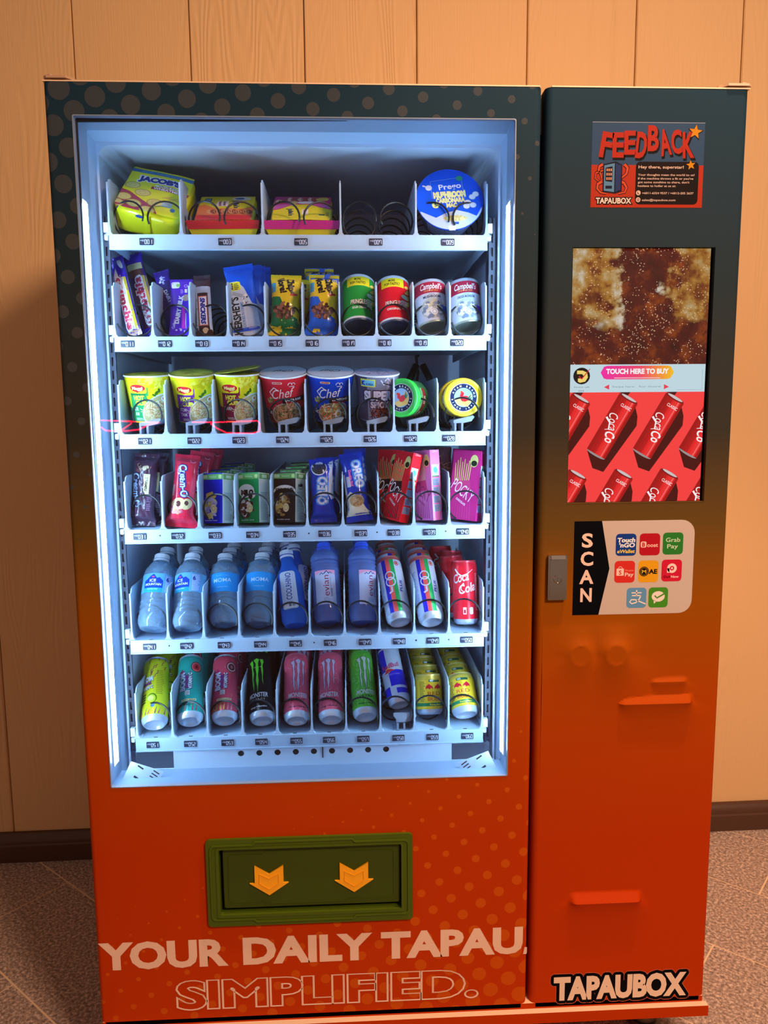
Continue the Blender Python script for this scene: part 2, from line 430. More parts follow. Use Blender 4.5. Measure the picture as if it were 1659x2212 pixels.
# cabinet carcass (hollow behind the window)
cb = MB()
cb.box(.004, .078, .14, .040, .79, 1.925).box(.828, .078, .14, 1.243, .79, 1.925)
cb.box(.040, .078, 1.880, .828, .79, 1.925).box(.040, .66, .14, .828, .79, 1.880).box(.040, .078, .14, .828, .66, .56)
cb.build('cabinet', mat('orange_cabinet', (190, 70, 15), .5), M0)
lb = MB()
lb.box(.040, .012, .56, .0455, .13, 1.880).box(.8225, .012, .56, .828, .13, 1.880).box(.0455, .012, 1.8745, .8225, .13, 1.880)
lb.build('door_liner', LINER, M0)
l2 = MB()
l2.box(.040, .13, .56, .050, .66, 1.880).box(.818, .13, .56, .828, .66, 1.880).box(.050, .13, 1.868, .818, .66, 1.880).box(.050, .645, .56, .818, .66, 1.868)
l2.box(.040, .03, .555, .828, .66, .566)
# rounded corner fillets of the inner tub
for sx, cx in ((1, .050), (-1, .818)):
    r = .022; pts = [(cx, 1.868)] + [(cx+sx*(r-r*sin(radians(a))), 1.868-(r-r*cos(radians(a)))) for a in range(0, 91, 15)]
    l2.prism(pts, .13, .64)
l2.build('inner_liner', LINERB, M0)
# main door with window opening, rounded long edges
def col_profile(x0, x1, rl, rt):
    P = [(x0, .072)]
    if rl: P += [(x0+rl-rl*cos(radians(a)), rl-rl*sin(radians(a))) for a in range(0, 91, 10)]
    else: P += [(x0, 0)]
    if rt: P += [(x1-rt+rt*sin(radians(a)), rt-rt*cos(radians(a))) for a in range(0, 91, 10)]
    else: P += [(x1, 0)]
    return P + [(x1, .072)]
HX0, HX1, HZ0, HZ1 = .247, .614, .366, .511     # hatch opening
dm = MB()
dm.prism(col_profile(0, GX0, .010, 0), ZB, ZT, flat='XY'); dm.prism(col_profile(GX1, XM, 0, .012), ZB, ZT, flat='XY')
dm.box(GX0, 0, GZ1, GX1, .012, ZT).box(GX0, 0, HZ1, GX1, .012, GZ0).box(GX0, 0, ZB, GX1, .012, HZ0)
dm.box(GX0, 0, HZ0, HX0, .012, HZ1).box(HX1, 0, HZ0, GX1, .012, HZ1)
dm.box(GX0, .060, ZB, GX1, .072, .60)
door = dm.build('main_door', WRAP, M0, smooth=35)
gp = MB().box(GX0+.0008, .006, GZ0+.0008, GX1-.0008, .010, GZ1-.0008).build('glass_pane', GLASS, door)
# only the front sheet of the pane reflects: keep it a single thin sheet
gp.data.clear_geometry(); gp.data.from_pydata([(GX0+.001, .008, GZ0+.001), (GX1-.001, .008, GZ0+.001), (GX1-.001, .008, GZ1-.001), (GX0+.001, .008, GZ1-.001)], [], [(0, 1, 2, 3)])
def frame_loop(o0, d, y0, y1): return MB().ring(rr(GX0-o0, GZ0-o0, GX1+o0, GZ1+o0, .003, 3), rr(GX0+d, GZ0+d, GX1-d, GZ1-d, .003, 3), y0, y1)
frame_loop(.0010, .0006, -.0010, .070).build('window_reveal', mat('pale_trim', (125, 143, 166), .4), door)
gk = MB().prism([(GX0+.0006, GZ0+.45), (GX0+.0040, GZ1-.0006), (GX0+.0006, GZ1-.0006)], .011, .014).prism([(GX0+.0006, GZ1-.0070), (GX0+.0006, GZ1-.0006), (GX1-.30, GZ1-.0006)], .0112, .0142)
gk.build('window_gasket', RUBBER, door)
# side door: wrapped sheet stretched over bumps
def dent(x, z):
    h = 0
    for cx, cz, A in ((.9625, .8885, .0110), (1.0320, .8890, .0160)):
        dx, dz = x-cx, z-cz; d = sqrt(dx*dx+dz*dz)
        if d < .0185: k = .93
        else:
            e = d-.0185; sg = .019+.055*max(0, -dz/d)**2
            k = exp(-(e/sg)**1.05)
        h = max(h, A*k)
    def ledge(x0, x1, zb, hh, A, tail, skew=0.0):
        t = z-zb; xx0 = x0+skew*min(1, max(0, t/hh))
        w_ = .0022+.010*min(1, max(0, -t/.03))
        fx = 1/(1+exp(-(x-xx0)/w_))/(1+exp((x-x1)/w_))
        k = 0 if t > hh else ((1-t/hh) if t > 0 else exp(t/tail))
        return A*k*fx
    h = max(h, ledge(1.0426, 1.188, .7878, .0155, .0140, .030, .018))
    h = max(h, ledge(1.106, 1.176, .8285, .0085, .0070, .02, .006))
    h = max(h, ledge(.957, 1.100, .3680, .0165, .0145, .030, .003))
    f = min(1, max(0, (z-.215)/.06))*min(1, max(0, (.962-z)/.03))
    return h*f*f*(3-2*f)
xs = sorted(set([round(XS0+.012+(XS1-.024-XS0)*i/104, 5) for i in range(105)] + [.9316, 1.197]))
zs = sorted(set([round(ZB+(1.0-ZB)*i/290, 5) for i in range(291)] + [round(1.0+(ZT-1.0)*i/20, 5) for i in range(21)] + [1.1855, 1.656]))
V, F, idx = [], [], {}
for j, z in enumerate(zs):
    for i, x in enumerate(xs): idx[i, j] = len(V); V.append((x, -dent(x, z) if z < .98 else 0, z))
for j in range(len(zs)-1):
    for i in range(len(xs)-1):
        cx, cz = (xs[i]+xs[i+1])/2, (zs[j]+zs[j+1])/2
        if .9316 < cx < 1.197 and 1.1855 < cz < 1.656: continue
        F.append((idx[i, j], idx[i+1, j], idx[i+1, j+1], idx[i, j+1]))
sd = MB().add(V, F); R = .012
for sg, x in ((-1, xs[0]), (1, xs[-1])):
    P = [(x+sg*R*sin(radians(a)), R-R*cos(radians(a))) for a in range(0, 91, 10)] + [(x+sg*R, .072)]
    vs = [(px, py, zz) for zz in (ZB, ZT) for px, py in P]; n = len(P)
    sd.add(vs, [(i, i+1, n+i+1, n+i) for i in range(n-1)])
sd.box(XS0+.001, .012, ZB+.0005, XS1-.001, .071, 1.18).box(XS0+.001, .012, 1.66, XS1-.001, .071, ZT-.0005).box(XS0+.001, .012, 1.18, .9316, .071, 1.66).box(1.197, .012, 1.18, XS1-.001, .071, 1.66)
for x0, z0, x1, z1 in ((.9306, 1.1845, .9316, 1.657), (1.197, 1.1845, 1.198, 1.657), (.9316, 1.1845, 1.197, 1.1855), (.9316, 1.656, 1.197, 1.657)): sd.box(x0, -.0004, z0, x1, .015, z1)
for z0, z1 in ((ZB, ZB+.0006), (ZT-.0006, ZT)): sd.box(XS0+.012, .0, z0, XS1-.012, .013, z1)
side = sd.build('side_door', WRAP2, M0, smooth=35)
# top edge strips and cabinet base rail
MB().box(.0, -.0005, ZT, XM-.004, .074, ZT+.0022).box(XS0+.010, -.0005, ZT, XS1, .074, ZT+.0022).box(.004, .076, 1.925, 1.243, .79, 1.929).build('top_edge', CREAM, M0)
MB().box(.86, .03, 1.86, .89, .078, 1.926).build('door_seal', mat('seal', (150, 120, 100), .6), M0)
br = MB(); br.box(-.002, -.013, .104, 1.251, .0, .1275).box(.004, .0, .108, 1.243, .79, .140)
brr = br.build('base_rail', [WRAP2, CREAM], M0)
for p in brr.data.polygons:
    if p.normal.z > .9: p.material_index = 1
for k, (x, y) in enumerate(((.10, .10), (1.16, .10), (.10, .70), (1.16, .70))):
    c = MB().lathe([(0, .012), (.024, .012), (.030, .020), (.030, .034), (.010, .038), (.010, .104), (0, .104)], 20)
    c.lathe([(0, .0005), (.034, .0005), (.036, .006), (.030, .012), (0, .012)], 20)
    c.build('levelling_foot', mat('zinc', (120, 100, 80), .35, .7), M0, smooth=40, loc=(x, y, 0))
# hinge brackets on top corners
def hinge(x0, x1, flip):
    h = MB(); a = [(0, .072), (0, .006), (.006, 0), (.040, 0), (.052, .012), (.056, .030), (.056, .072)]
    f = (lambda u: x1-u*(x1-x0)/.056) if flip else (lambda u: x0+u*(x1-x0)/.056)
    h.prism([(f(u), v-.004) for u, v in a], 1.9345, 1.9385, flat='XY')
    h.lathe([(0, 1.9322), (.007, 1.9322), (.007, 1.9425), (.004, 1.9440), (0, 1.9440)], 12, Matrix.Translation((f(.010), .010, 0)))
    h.box(min(f(.04), f(.056)), .03, 1.929, max(f(.04), f(.056)), .068, 1.9345)
    return h.build('hinge_bracket', mat('brown_bracket', (190, 155, 125), .45), M0, smooth=30)
hinge(.002, .056, False); hinge(1.188, 1.250, True)
# lock
lk = MB().prism(rr(.8955, .9990, .9320, 1.0865, .002, 2), -.008, .001).prism(rr(.8990, 1.003, .9285, 1.082, .002, 2), -.0095, -.008)
lo = lk.build('door_lock', CHROME, side)
c = MB().lathe([(.0085, 0), (.0085, .0030), (.0065, .0032), (.0060, .0015), (0, .0015)], 20, Matrix.Rotation(radians(90), 4, 'X'))
c.box(-.0009, -.0035, -.004, .0009, -.001, .004).build('lock_cylinder', CHROME, side, smooth=30, loc=(.9140, -.0093, 1.040))
MB().prism([(-.0092, 1.0765), (-.0125, 1.0775), (-.0125, 1.0800), (-.0082, 1.0865)], .9005, .9280, flat='YZ').build('lock_handle_lip', CHROME, side)

# ---------------- delivery hatch
def loop_notch(x0, z0, x1, z1, r, step, a, b):
    P = []
    P += [(x0+r-r*sin(radians(t)), z0+r-r*cos(radians(t))) for t in (90, 60, 30, 0)]
    P += [(a, z0), (a+step, z0-step), (b-step, z0-step), (b, z0)]
    P += [(x1-r+r*sin(radians(t)), z0+r-r*cos(radians(t))) for t in (0, 30, 60, 90)]
    P += [(x1-r+r*cos(radians(t)), z1-r+r*sin(radians(t))) for t in (0, 30, 60, 90)]
    P += [(b, z1), (b-step, z1+step), (a+step, z1+step), (a, z1)]
    P += [(x0+r-r*cos(radians(t)), z1-r+r*sin(radians(t))) for t in (90, 60, 30, 0)]
    return P
def inset(P, d):
    n = len(P); out = []
    for i in range(n):
        a, b, c = P[i-1], P[i], P[(i+1) % n]; n1 = Vector((a[1]-b[1], b[0]-a[0])); n2 = Vector((b[1]-c[1], c[0]-b[0]))
        m = (n1.normalized()+n2.normalized()); m = m.normalized() if m.length > 1e-6 else n1.normalized(); out.append((b[0]+m[0]*d, b[1]+m[1]*d))
    return out
fr = MB()
fr.ring(rr(.2250, .3440, .6340, .5290, .008, 4), rr(.2500, .3690, .6110, .5080, .004, 4), -.006, .001)
L1 = loop_notch(.2320, .3570, .6270, .5180, .010, .006, .315, .520); fr.ring(L1, inset(L1, .0035), -.0085, -.006)
fr.ring(rr(.2440, .3630, .6160, .5130, .004, 4), rr(.2500, .3690, .6110, .5080, .004, 4), -.0075, -.006)
fr.box(.2460, .0, .365, .2500, .055, .512).box(.6110, .0, .365, .6150, .055, .512).box(.246, 0, .508, .615, .055, .512).box(.246, 0, .365, .615, .055, .369)
hatch = fr.build('delivery_hatch_frame', GREEN, door, smooth=30)
fl = MB(); fl.prism(rr(.2570, .3785, .6075, .5030, .004, 4), .002, .010)
L2 = loop_notch(.2660, .3900, .5960, .4930, .008, .005, .335, .505); fl.ring(L2, inset(L2, .0012), .0011, .002)
fl.build('delivery_flap', GREEN2, door, smooth=30)
MB().box(.2500, .028, .3690, .6110, .032, .5080).build('hatch_back', BLACK, door)
def arrow(cx):
    P = [(-.0385, -.004), (-.0285, -.004), (-.0285, .0330), (0, .0150), (.0285, .0330), (.0285, -.004), (.0385, -.004), (0, -.0300)]
    Q = [(-.0185, -.004), (-.0185, .0150), (0, .0050), (.0185, .0150), (.0185, -.004), (0, -.0165)]
    a = MB().prism([(cx+x, .4350+z) for x, z in P], -.0015, .002).build('arrow', AMBER, door)
    q = [(cx+x, .4350+z) for x, z in Q]; MB().ring(q, inset(q, .0015), -.0024, -.0015).build('arrow_outline', mat('amber_edge', (238, 160, 4), .45), door)
arrow(.3470); arrow(.5162)

# ---------------- slogan lettering on the main door
PINK = (236, 200, 178)
a = Art(); a.text('YOUR', .1325, .2860, .0565, PINK, w=.2415, bold=.045).text('DAILY', .4185, .2860, .0565, PINK, w=.2485, bold=.045).text('TAPAU', .7145, .2860, .0565, PINK, w=.283, bold=.045)
a.poly([(.864, .268), (.874, .268), (.868, .2525), (.861, .2525)], PINK, 1)
decal('slogan_lettering', a, plane_map(), door, PRINT, bounds=(None, .8690, None, None), label='solid cream slogan lettering')
def outline_text(s, x0, x1, z, h, t, name, parent, col, bold=.03):
    c = bpy.data.curves.new('t', 'FONT'); c.body = s; c.offset = bold; c.fill_mode = 'NONE'; c.resolution_u = 4; c.bevel_depth = .001; c.bevel_resolution = 0
    V0, _ = glyphs(s, 0); xx = [v[0] for v in V0]; sx = (x1-x0)/(max(xx)-min(xx)); sy = h/CAP
    c.bevel_depth = t/sy; o = bpy.data.objects.new('t', c); me = o.to_mesh()
    vs = [(x0+(v.co.x-min(xx))*sx, -.0004-.0003*(v.co.z > 0), z+v.co.y*sy) for v in me.vertices]; fs = [tuple(p.vertices) for p in me.polygons]
    o.to_mesh_clear(); bpy.data.objects.remove(o)
    ob = mesh_obj(name, vs, fs, col, parent); ob['label'] = 'hollow outlined slogan lettering'; return ob
outline_text('SIMPLIFIED.', .160, .762, .1640, .0600, .0013, 'outlined_lettering', door, mat('cream_ink', PINK, .5), .045)

# ---------------- side door: stickers and screen
def P_(name, art, z=0, m=PRINT, label=None, **k): return decal(name, art, plane_map(z), side, m, label=label, **k)
a = Art(); lw = dict(w=.272, bold=.055)
for k in range(14): a.text('TAPAUBOX', 1.0655+.0068*cos(k*pi/7), .1715+.0068*sin(k*pi/7), .0495, (6, 7, 14), 1+k*.01, **lw)
for k in range(14): a.text('TAPAUBOX', 1.0655+.0080*cos(k*pi/7+.2), .1715+.0080*sin(k*pi/7+.2), .0495, (215, 105, 75), .2+k*.01, **lw)
for x0, x1 in ((.945, 1.19),): a.rect(x0, .158, x1, .184, (6, 7, 14), .9)
a.text('TAPAUBOX', 1.0655, .1715, .0495, (245, 215, 190), 2, **lw)
P_('logo_sticker', a, label='black-edged cream lettering sticker')

# feedback sticker
fx0, fx1, fz0, fz1 = .9615, 1.1675, 1.7255, 1.8725
a = Art(); a.rect(fx0, fz0, fx1, fz1, (50, 84, 125), 0).rect(fx0, fz0, fx1, 1.7990, (190, 55, 30), 1).rect(fx0, fz1-.0012, fx1, fz1, (150, 165, 190), 1)
x = fx0+.0265
for ch, dz, rot, hh in zip('FEEDBACK', (-.002, -.002, .002, -.002, .010, .003, .004, -.001), (9, 0, -1, 5, 0, -10, -6, -3), (.043, .042, .040, .044, .043, .044, .040, .044)):
    a.text(ch, x+.002, 1.8365+dz-.003, hh, (8, 8, 14), 2, w=.0178, bold=.055, rot=-rot); a.text(ch, x, 1.8365+dz, hh, (190, 48, 30), 3, w=.0178, bold=.035, rot=-rot); x += .0213
def star(a, cx, cy, r, c, l, ry=0):
    P = [(cx+(r if i % 2 == 0 else r*.42)*sin(radians(36*i+ry)), cy+(r if i % 2 == 0 else r*.42)*cos(radians(36*i+ry))) for i in range(10)]; a.poly(P, c, l)
star(a, 1.1500, 1.8560, .0150, K, 4, 8); star(a, 1.1500, 1.8565, .0130, (225, 150, 25), 5, 8)
a.rr(1.0430, 1.7310, 1.1590, 1.8050, .008, (22, 10, 14), 2)
star(a, 1.1440, 1.7990, .0105, K, 4, -8); star(a, 1.1440, 1.7995, .0090, (225, 150, 25), 5, -8)
c1 = (235, 205, 190)
a.text('Hey there, superstar!', 1.0480, 1.7960, .0052, c1, 3, w=.083, bold=.02, al='L')
for i, s in enumerate(('Your thoughts mean the world to us!', 'If the machine throws a fit or you\'ve', 'got some sunshine to share, don\'t', 'hesitate to holler at us at:')):
    a.text(s, 1.0475, 1.7825-i*.0064, .0036, c1, 3, w=(.104, .102, .095, .070)[i], bold=.015, al='L')
a.ell(1.0490, 1.7510, .0043, .0043, c1, 3); a.text('+6011-6324 9537 / +6012-205 2637', 1.0560, 1.7508, .0037, c1, 3, w=.095, bold=.015, al='L')
a.ell(1.0490, 1.7390, .0043, .0043, c1, 3); a.text('sales@tapaubox.com', 1.0560, 1.7388, .0037, c1, 3, w=.062, bold=.015, al='L')
a.line([(1.0475, 1.753), (1.048, 1.7498), (1.0505, 1.749)], .0012, (60, 20, 20), 4); a.ring(1.0490, 1.7390, .0014, .0022, (60, 20, 20), 4, 12)
a.text('TAPAUBOX', 1.0035, 1.7375, .0098, (20, 15, 20), 3, w=.064, bold=.16); a.text('TAPAUBOX', 1.0035, 1.7375, .0098, (245, 235, 225), 4, w=.064, bold=.04)
# little drawing of a vending cabinet with swirls
for P, w in ((((.982, .8), (.976, .796), (.975, .789), (.979, .783), (.981, .775)), .005), (((1.022, .8), (1.028, .794), (1.026, .784), (1.016, .776), (1.010, .766)), .005), (((.981, .770), (.974, .766), (.973, .758), (.980, .751), (.990, .7495)), .005), (((1.012, .772), (1.022, .768), (1.027, .760), (1.024, .752), (1.012, .7495)), .005), (((.985, .790), (.970, .785), (.969, .776), (.975, .771)), .0025)):
    a.line([(u, v+1.0) for u, v in P], w+.003, (25, 20, 45), 3, w1=.004); a.line([(u, v+1.0) for u, v in P], w, (225, 85, 40), 4, w1=.002)
a.poly([(.983, 1.7525), (1.006, 1.7495), (1.018, 1.754), (1.018, 1.799), (1.006, 1.805), (.983, 1.800)], (18, 20, 45), 5)
a.poly([(.985, 1.7545), (1.004, 1.752), (1.004, 1.802), (.985, 1.798)], (95, 150, 195), 6); a.poly([(1.006, 1.7525), (1.016, 1.756), (1.016, 1.798), (1.006, 1.802)], (40, 60, 120), 6)
a.poly([(.9875, 1.771), (1.0000, 1.7695), (1.0000, 1.7965), (.9875, 1.794)], (15, 18, 40), 7); a.rect(.9880, 1.758, 1.000, 1.763, (20, 25, 60), 7)
for i in range(3):
    for j in range(3): a.rect(.9890+i*.0037, 1.7730+j*.0075, .9917+i*.0037, 1.7775+j*.0075, (215, 150, 120), 8)
a.t = [(P, tuple(max(1.01, k*.80) for k in c), l) for P, c, l in a.t]
P_('feedback_sticker', a, m=PRINT, label='red and blue feedback notice sticker')

# payment sticker
a = Art(); sx0, sx1, sz0, sz1 = .9465, 1.1820, .9665, 1.1505
P = rr(sx0, sz0, sx1, sz1, .026, 6); P = [(sx0, sz0)] + [p for p in P if p[0] > sx0+.05] + [(sx0, sz1)]
a.fan(P, (196, 182, 174), 0)
a.poly([(sx0, sz0), (.9980, sz0), (1.0170, 1.0575), (1.0000, sz1), (sx0, sz1)], (8, 9, 16), 1)
for i, ch in enumerate('SCAN'): a.text(ch, .9725, 1.1140-i*.0357, .0270, (232, 205, 190), 2, w=(.0185, .0225, .0245, .0205)[i], bold=.03)
def app(x, z, c, w=.0400, h=.0430): a.rr(x-w/2, z-h/2, x+w/2, z+h/2, .007, c, 1)
r1, r2, r3 = 1.1035, 1.0505, .9985
app(1.0480, r1, (25, 60, 140)); a.text('Touch', 1.0480, r1+.0095, .0085, W, 2, w=.034, bold=.04, shear=.12).text("'nGO", 1.0495, r1-.0005, .0085, W, 2, w=.030, bold=.04, shear=.12).text('eWallet', 1.0480, r1-.0125, .0070, (225, 200, 90), 2, w=.034, bold=.03, shear=.15)
app(1.0945, r1, (175, 25, 40)); a.rr(1.0768, r1-.0060, 1.0880, r1+.0058, .003, (235, 200, 190), 2).text('B', 1.0825, r1, .0080, (175, 25, 40), 3, bold=.03).text('oost', 1.1000, r1-.0012, .0075, (235, 200, 190), 2, w=.0210, bold=.02)
app(1.1400, r1+.0010, (45, 125, 50)); a.text('Grab', 1.1400, r1+.0085, .0085, (200, 225, 190), 2, w=.028, bold=.01).text('Pay', 1.1395, r1-.0040, .0085, (200, 225, 190), 2, w=.021, bold=.01)
app(1.0470, r2, (205, 50, 45)); a.rr(1.0310, r2-.0075, 1.0455, r2+.0065, .001, (235, 205, 195), 2).ring(1.0383, r2+.0065, .0032, .0042, (235, 205, 195), 2, 12, 0, 180).text('S', 1.0383, r2-.0010, .0085, (205, 50, 45), 3, bold=.02).text('Shopee', 1.0562, r2+.0030, .0040, (240, 150, 130), 2, w=.0165).text('Pay', 1.0562, r2-.0050, .0075, (235, 210, 200), 2, w=.0165, bold=.02)
app(1.0935, r2, (220, 160, 30)); a.ell(1.0852, r2, .0095, .0095, (20, 18, 22), 2).ring(1.0852, r2, .0072, .0077, (220, 160, 30), 3, 20).text('M', 1.0852, r2, .0065, (220, 170, 60), 3, w=.008, bold=.04).text('AE', 1.1030, r2, .0090, (20, 18, 22), 2, w=.0155, bold=.04)
app(1.1395, r2+.0010, (200, 30, 60)); a.ring(1.1400, r2+.0055, .0045, .0095, (240, 215, 210), 2, 24).rect(1.1305, r2-.0035, 1.1352, r2+.0055, (240, 215, 210), 2).ell(1.1400, r2+.0055, .0020, .0020, (240, 215, 210), 2).text('Duit', 1.1310, r2-.0110, .0050, (120, 10, 25), 2, w=.0135, bold=.03).text('Now', 1.1462, r2-.0110, .0050, (240, 215, 210), 2, w=.0150, bold=.02)
app(1.0720, r3, (95, 150, 195), .0390, .0400); c1 = (235, 225, 220)
a.line([(1.0620, r3+.0100), (1.0820, r3+.0100)], .0022, c1, 2).line([(1.0720, r3+.0155), (1.0720, r3+.0045)], .0024, c1, 2).line([(1.0630, r3+.0045), (1.0805, r3+.0045)], .0022, c1, 2)
a.line([(1.0805, r3+.0045), (1.0775, r3-.0030), (1.0710, r3-.0095), (1.0630, r3-.0115), (1.0590, r3-.0080), (1.0620, r3-.0035), (1.0690, r3-.0035), (1.0800, r3-.0080), (1.0905, r3-.0125)], .0024, c1, 2)
app(1.1150, r3, (70, 145, 40), .0385, .0400); a.ell(1.1150, r3+.0020, .0130, .0105, c1, 2).poly([(1.1060, r3-.0050), (1.1120, r3-.0080), (1.1070, r3-.0125)], c1, 2).line([(1.1080, r3+.0040), (1.1125, r3-.0010), (1.1265, r3+.0070)], .0030, (70, 145, 40), 3)
P_('payment_sticker', a, label='black and white scan-to-pay sticker with wallet logos')

# touch screen
MB().box(.9312, .0090, 1.1850, 1.1974, .0110, 1.6565).build('screen_bezel', mat('black_glass', (6, 6, 8), .12), side)
m = mat('cola_picture', (60, 10, 10), .15); q = N(m); o = q.obj(); q.b.inputs['Base Color'].default_value = (.01, .01, .01, 1)
sp = q.n('ShaderNodeSeparateXYZ'); q.l(o, sp.inputs[0]); zz = q.math('SUBTRACT', sp.outputs[2], 1.4455); xx = q.math('SUBTRACT', sp.outputs[0], .9316)
n1 = q.noise(o, 13, 4); n2 = q.noise(o, 30, 5, .65); n3 = q.noise(o, 24, 6, .62)
lvl = q.math('ADD', q.math('ABSOLUTE', q.math('SUBTRACT', xx, .135)), q.math('MULTIPLY', q.math('SUBTRACT', n3, .5), .16))
ss = lambda v, a_: q.math('MINIMUM', q.math('MAXIMUM', q.math('DIVIDE', q.math('SUBTRACT', v, a_), .012), 0.0), 1.0)
ice = q.math('MULTIPLY', ss(lvl, .050), ss(zz, q.math('ADD', .078, q.math('MULTIPLY', q.math('SUBTRACT', n1, .5), .12))))
base = q.ramp(n2, [(.30, (.030, .0015, .002)), (.52, (.085, .006, .003)), (.68, (.26, .045, .004)), (.80, (.45, .12, .01))])
gold = q.ramp(n3, [(.30, (.05, .006, .002)), (.43, (.20, .05, .006)), (.52, (.42, .20, .03)), (.60, (.50, .34, .14)), (.72, (.75, .72, .66))])
c = q.mix(q.math('MULTIPLY', ice, .85), base, gold)
vo = q.n('ShaderNodeTexVoronoi'); vo.inputs['Scale'].default_value = 230; q.l(o, vo.inputs['Vector'])
bub = q.math('MULTIPLY', q.math('LESS_THAN', vo.outputs['Distance'], .24), q.math('GREATER_THAN', q.noise(o, 40, 4), .51))
c = q.mix(q.math('MULTIPLY', bub, .75), c, (.85, .55, .32, 1))
q.l(c, q.b.inputs['Emission Color']); q.b.inputs['Emission Strength'].default_value = .9
MB().box(.9316, .0080, 1.4455, 1.1925, .0089, 1.6555).build('cola_pour_picture', m, side)
a = Art(); s0, s1 = .9300, 1.1925
a.rect(s0, 1.3940, s1, 1.4455, (188, 212, 222), 0); a.ell(.9560, 1.4245, .0160, .0155, (15, 12, 10), 1)
a.poly([(.947, 1.4345), (.958, 1.4345), (.966, 1.431), (.968, 1.422), (.963, 1.414), (.953, 1.412), (.949, 1.414), (.949, 1.420), (.956, 1.420), (.960, 1.424), (.957, 1.428), (.947, 1.428)], (235, 205, 110), 2)
a.line([(.951, 1.424), (.956, 1.419), (.972, 1.438)], .0035, (200, 30, 30), 3, w1=.001)
a.text('Fitness talk', .9570, 1.4040, .0028, (110, 125, 130), 2, w=.030).text('354', .9555, 1.3970, .0035, (110, 125, 130), 2, w=.011)
for i in range(24):
    t = i/23; c = (235-10*t, 40+t*60, 160-t*110) if t < .5 else (235+10*(t-.5), 70+(t-.5)*250, 105-(t-.5)*160); c = tuple(max(1, min(255, k)) for k in c)
    x0, x1 = .9920+.1400*t, .9920+.1400*(t+1/23.0); r = .0125
    def hw(x):
        d = max(0, .9920+r-x, x-(1.1320-r)); return sqrt(max(0, r*r-d*d))
    if x1 > 1.132: x1 = 1.132
    a.fan([(x0, 1.4305-hw(x0)), (x1, 1.4305-hw(x1)), (x1, 1.4305+hw(x1)), (x0, 1.4305+hw(x0))], c, 1)
a.text('TOUCH HERE TO BUY', 1.0620, 1.4330, .0092, W, 3, w=.118, bold=.045).rect(1.0180, 1.4198, 1.1060, 1.4212, (240, 190, 200), 2)
a.poly([(.999, 1.4035), (1.0090, 1.4085), (1.0090, 1.3990)], (225, 60, 80), 1).poly([(1.1240, 1.4035), (1.1140, 1.4085), (1.1140, 1.3990)], (225, 60, 80), 1)
a.text('Swipe here', 1.0360, 1.4045, .0035, (125, 140, 145), 2, w=.042).text('for more', 1.0870, 1.4045, .0035, (125, 140, 145), 2, w=.042)
a.line([(1.138, 1.398), (1.187, 1.398), (1.187, 1.436)], .0006, (150, 160, 165), 1)
a_banner = a; a = Art(); RED = (242, 62, 62); a.rect(s0, 1.1860, s1, 1.3940, RED, 0)
def pcan(cx, cz):
    k = Art()
    k.poly([(.004, -.068), (.024, -.052), (.046, .022), (.046, .052), (.022, .070), (-.020, -.060)], (75, 6, 6), 1)
    return k
def pcan2():
    k = Art(); H, r = .060, .0205
    k.grad(-r, -H, r, H, (150, 8, 12), (225, 30, 30), 3, 6, True); k.grad(-r*.1, -H, r*.4, H, (215, 25, 28), (235, 50, 50), 3.2, 4, True); k.rect(r*.45, -H, r*.62, H, (245, 90, 90), 3.4); k.rect(r*.75, -H, r, H, (165, 10, 14), 3.4)
    k.ell(0, -H, r, .004, (150, 140, 140), 2.6, 14); k.ell(0, H, r*.95, .004, (120, 15, 18), 3.5, 14); k.ell(0, H+.0012, r*.8, .0026, (200, 190, 190), 3.6, 14)
    k.text('Coca', -.003, .010, .018, (245, 235, 235), 4, w=.034, shear=.25, bold=.0, rot=-62); k.text('Co', .006, -.018, .019, (245, 235, 235), 4, w=.021, shear=.25, bold=.02, rot=-62)
    k.line([(-.019, .010), (-.008, .004), (-.004, -.008), (-.010, -.012)], .004, (245, 235, 235), 4, w1=.001)
    k.text('CLASSIC', .004, .044, .0060, (245, 215, 215), 4, w=.022, bold=.02, rot=0); return k
pc = pcan2()
for (cx, cz) in ((.926, 1.330), (1.0170, 1.330), (1.1060, 1.330), (1.1950, 1.330), (.9230, 1.187), (1.0125, 1.187), (1.1015, 1.187), (1.1905, 1.187), (.9700, 1.474), (1.0600, 1.474), (1.15, 1.474)):
    if cz < 1.4: a.put(pc, cx, cz, 1, -30, 2)
    s = Art(); H = .060; r = .0205
    s.poly([(-r*.9, -H-.002), (r*.4, -H-.026), (r+.010, -H-.022), (r+.020, H-.036), (r+.012, H-.020), (r*.9, H-.006)], (70, 4, 4), 1); a.put(s, cx, cz, 1, -30)
decal('display_picture', a, plane_map(.0088), side, PSCREEN, bounds=(s0, s1, 1.1862, 1.3940), h0=.0001, dh=.00005, label='lit red display picture with a pattern of cans')
decal('touch_banner', a_banner, plane_map(.0088), side, PSCREEN, h0=.0001, dh=.00005, label='lit pale banner with touch button')

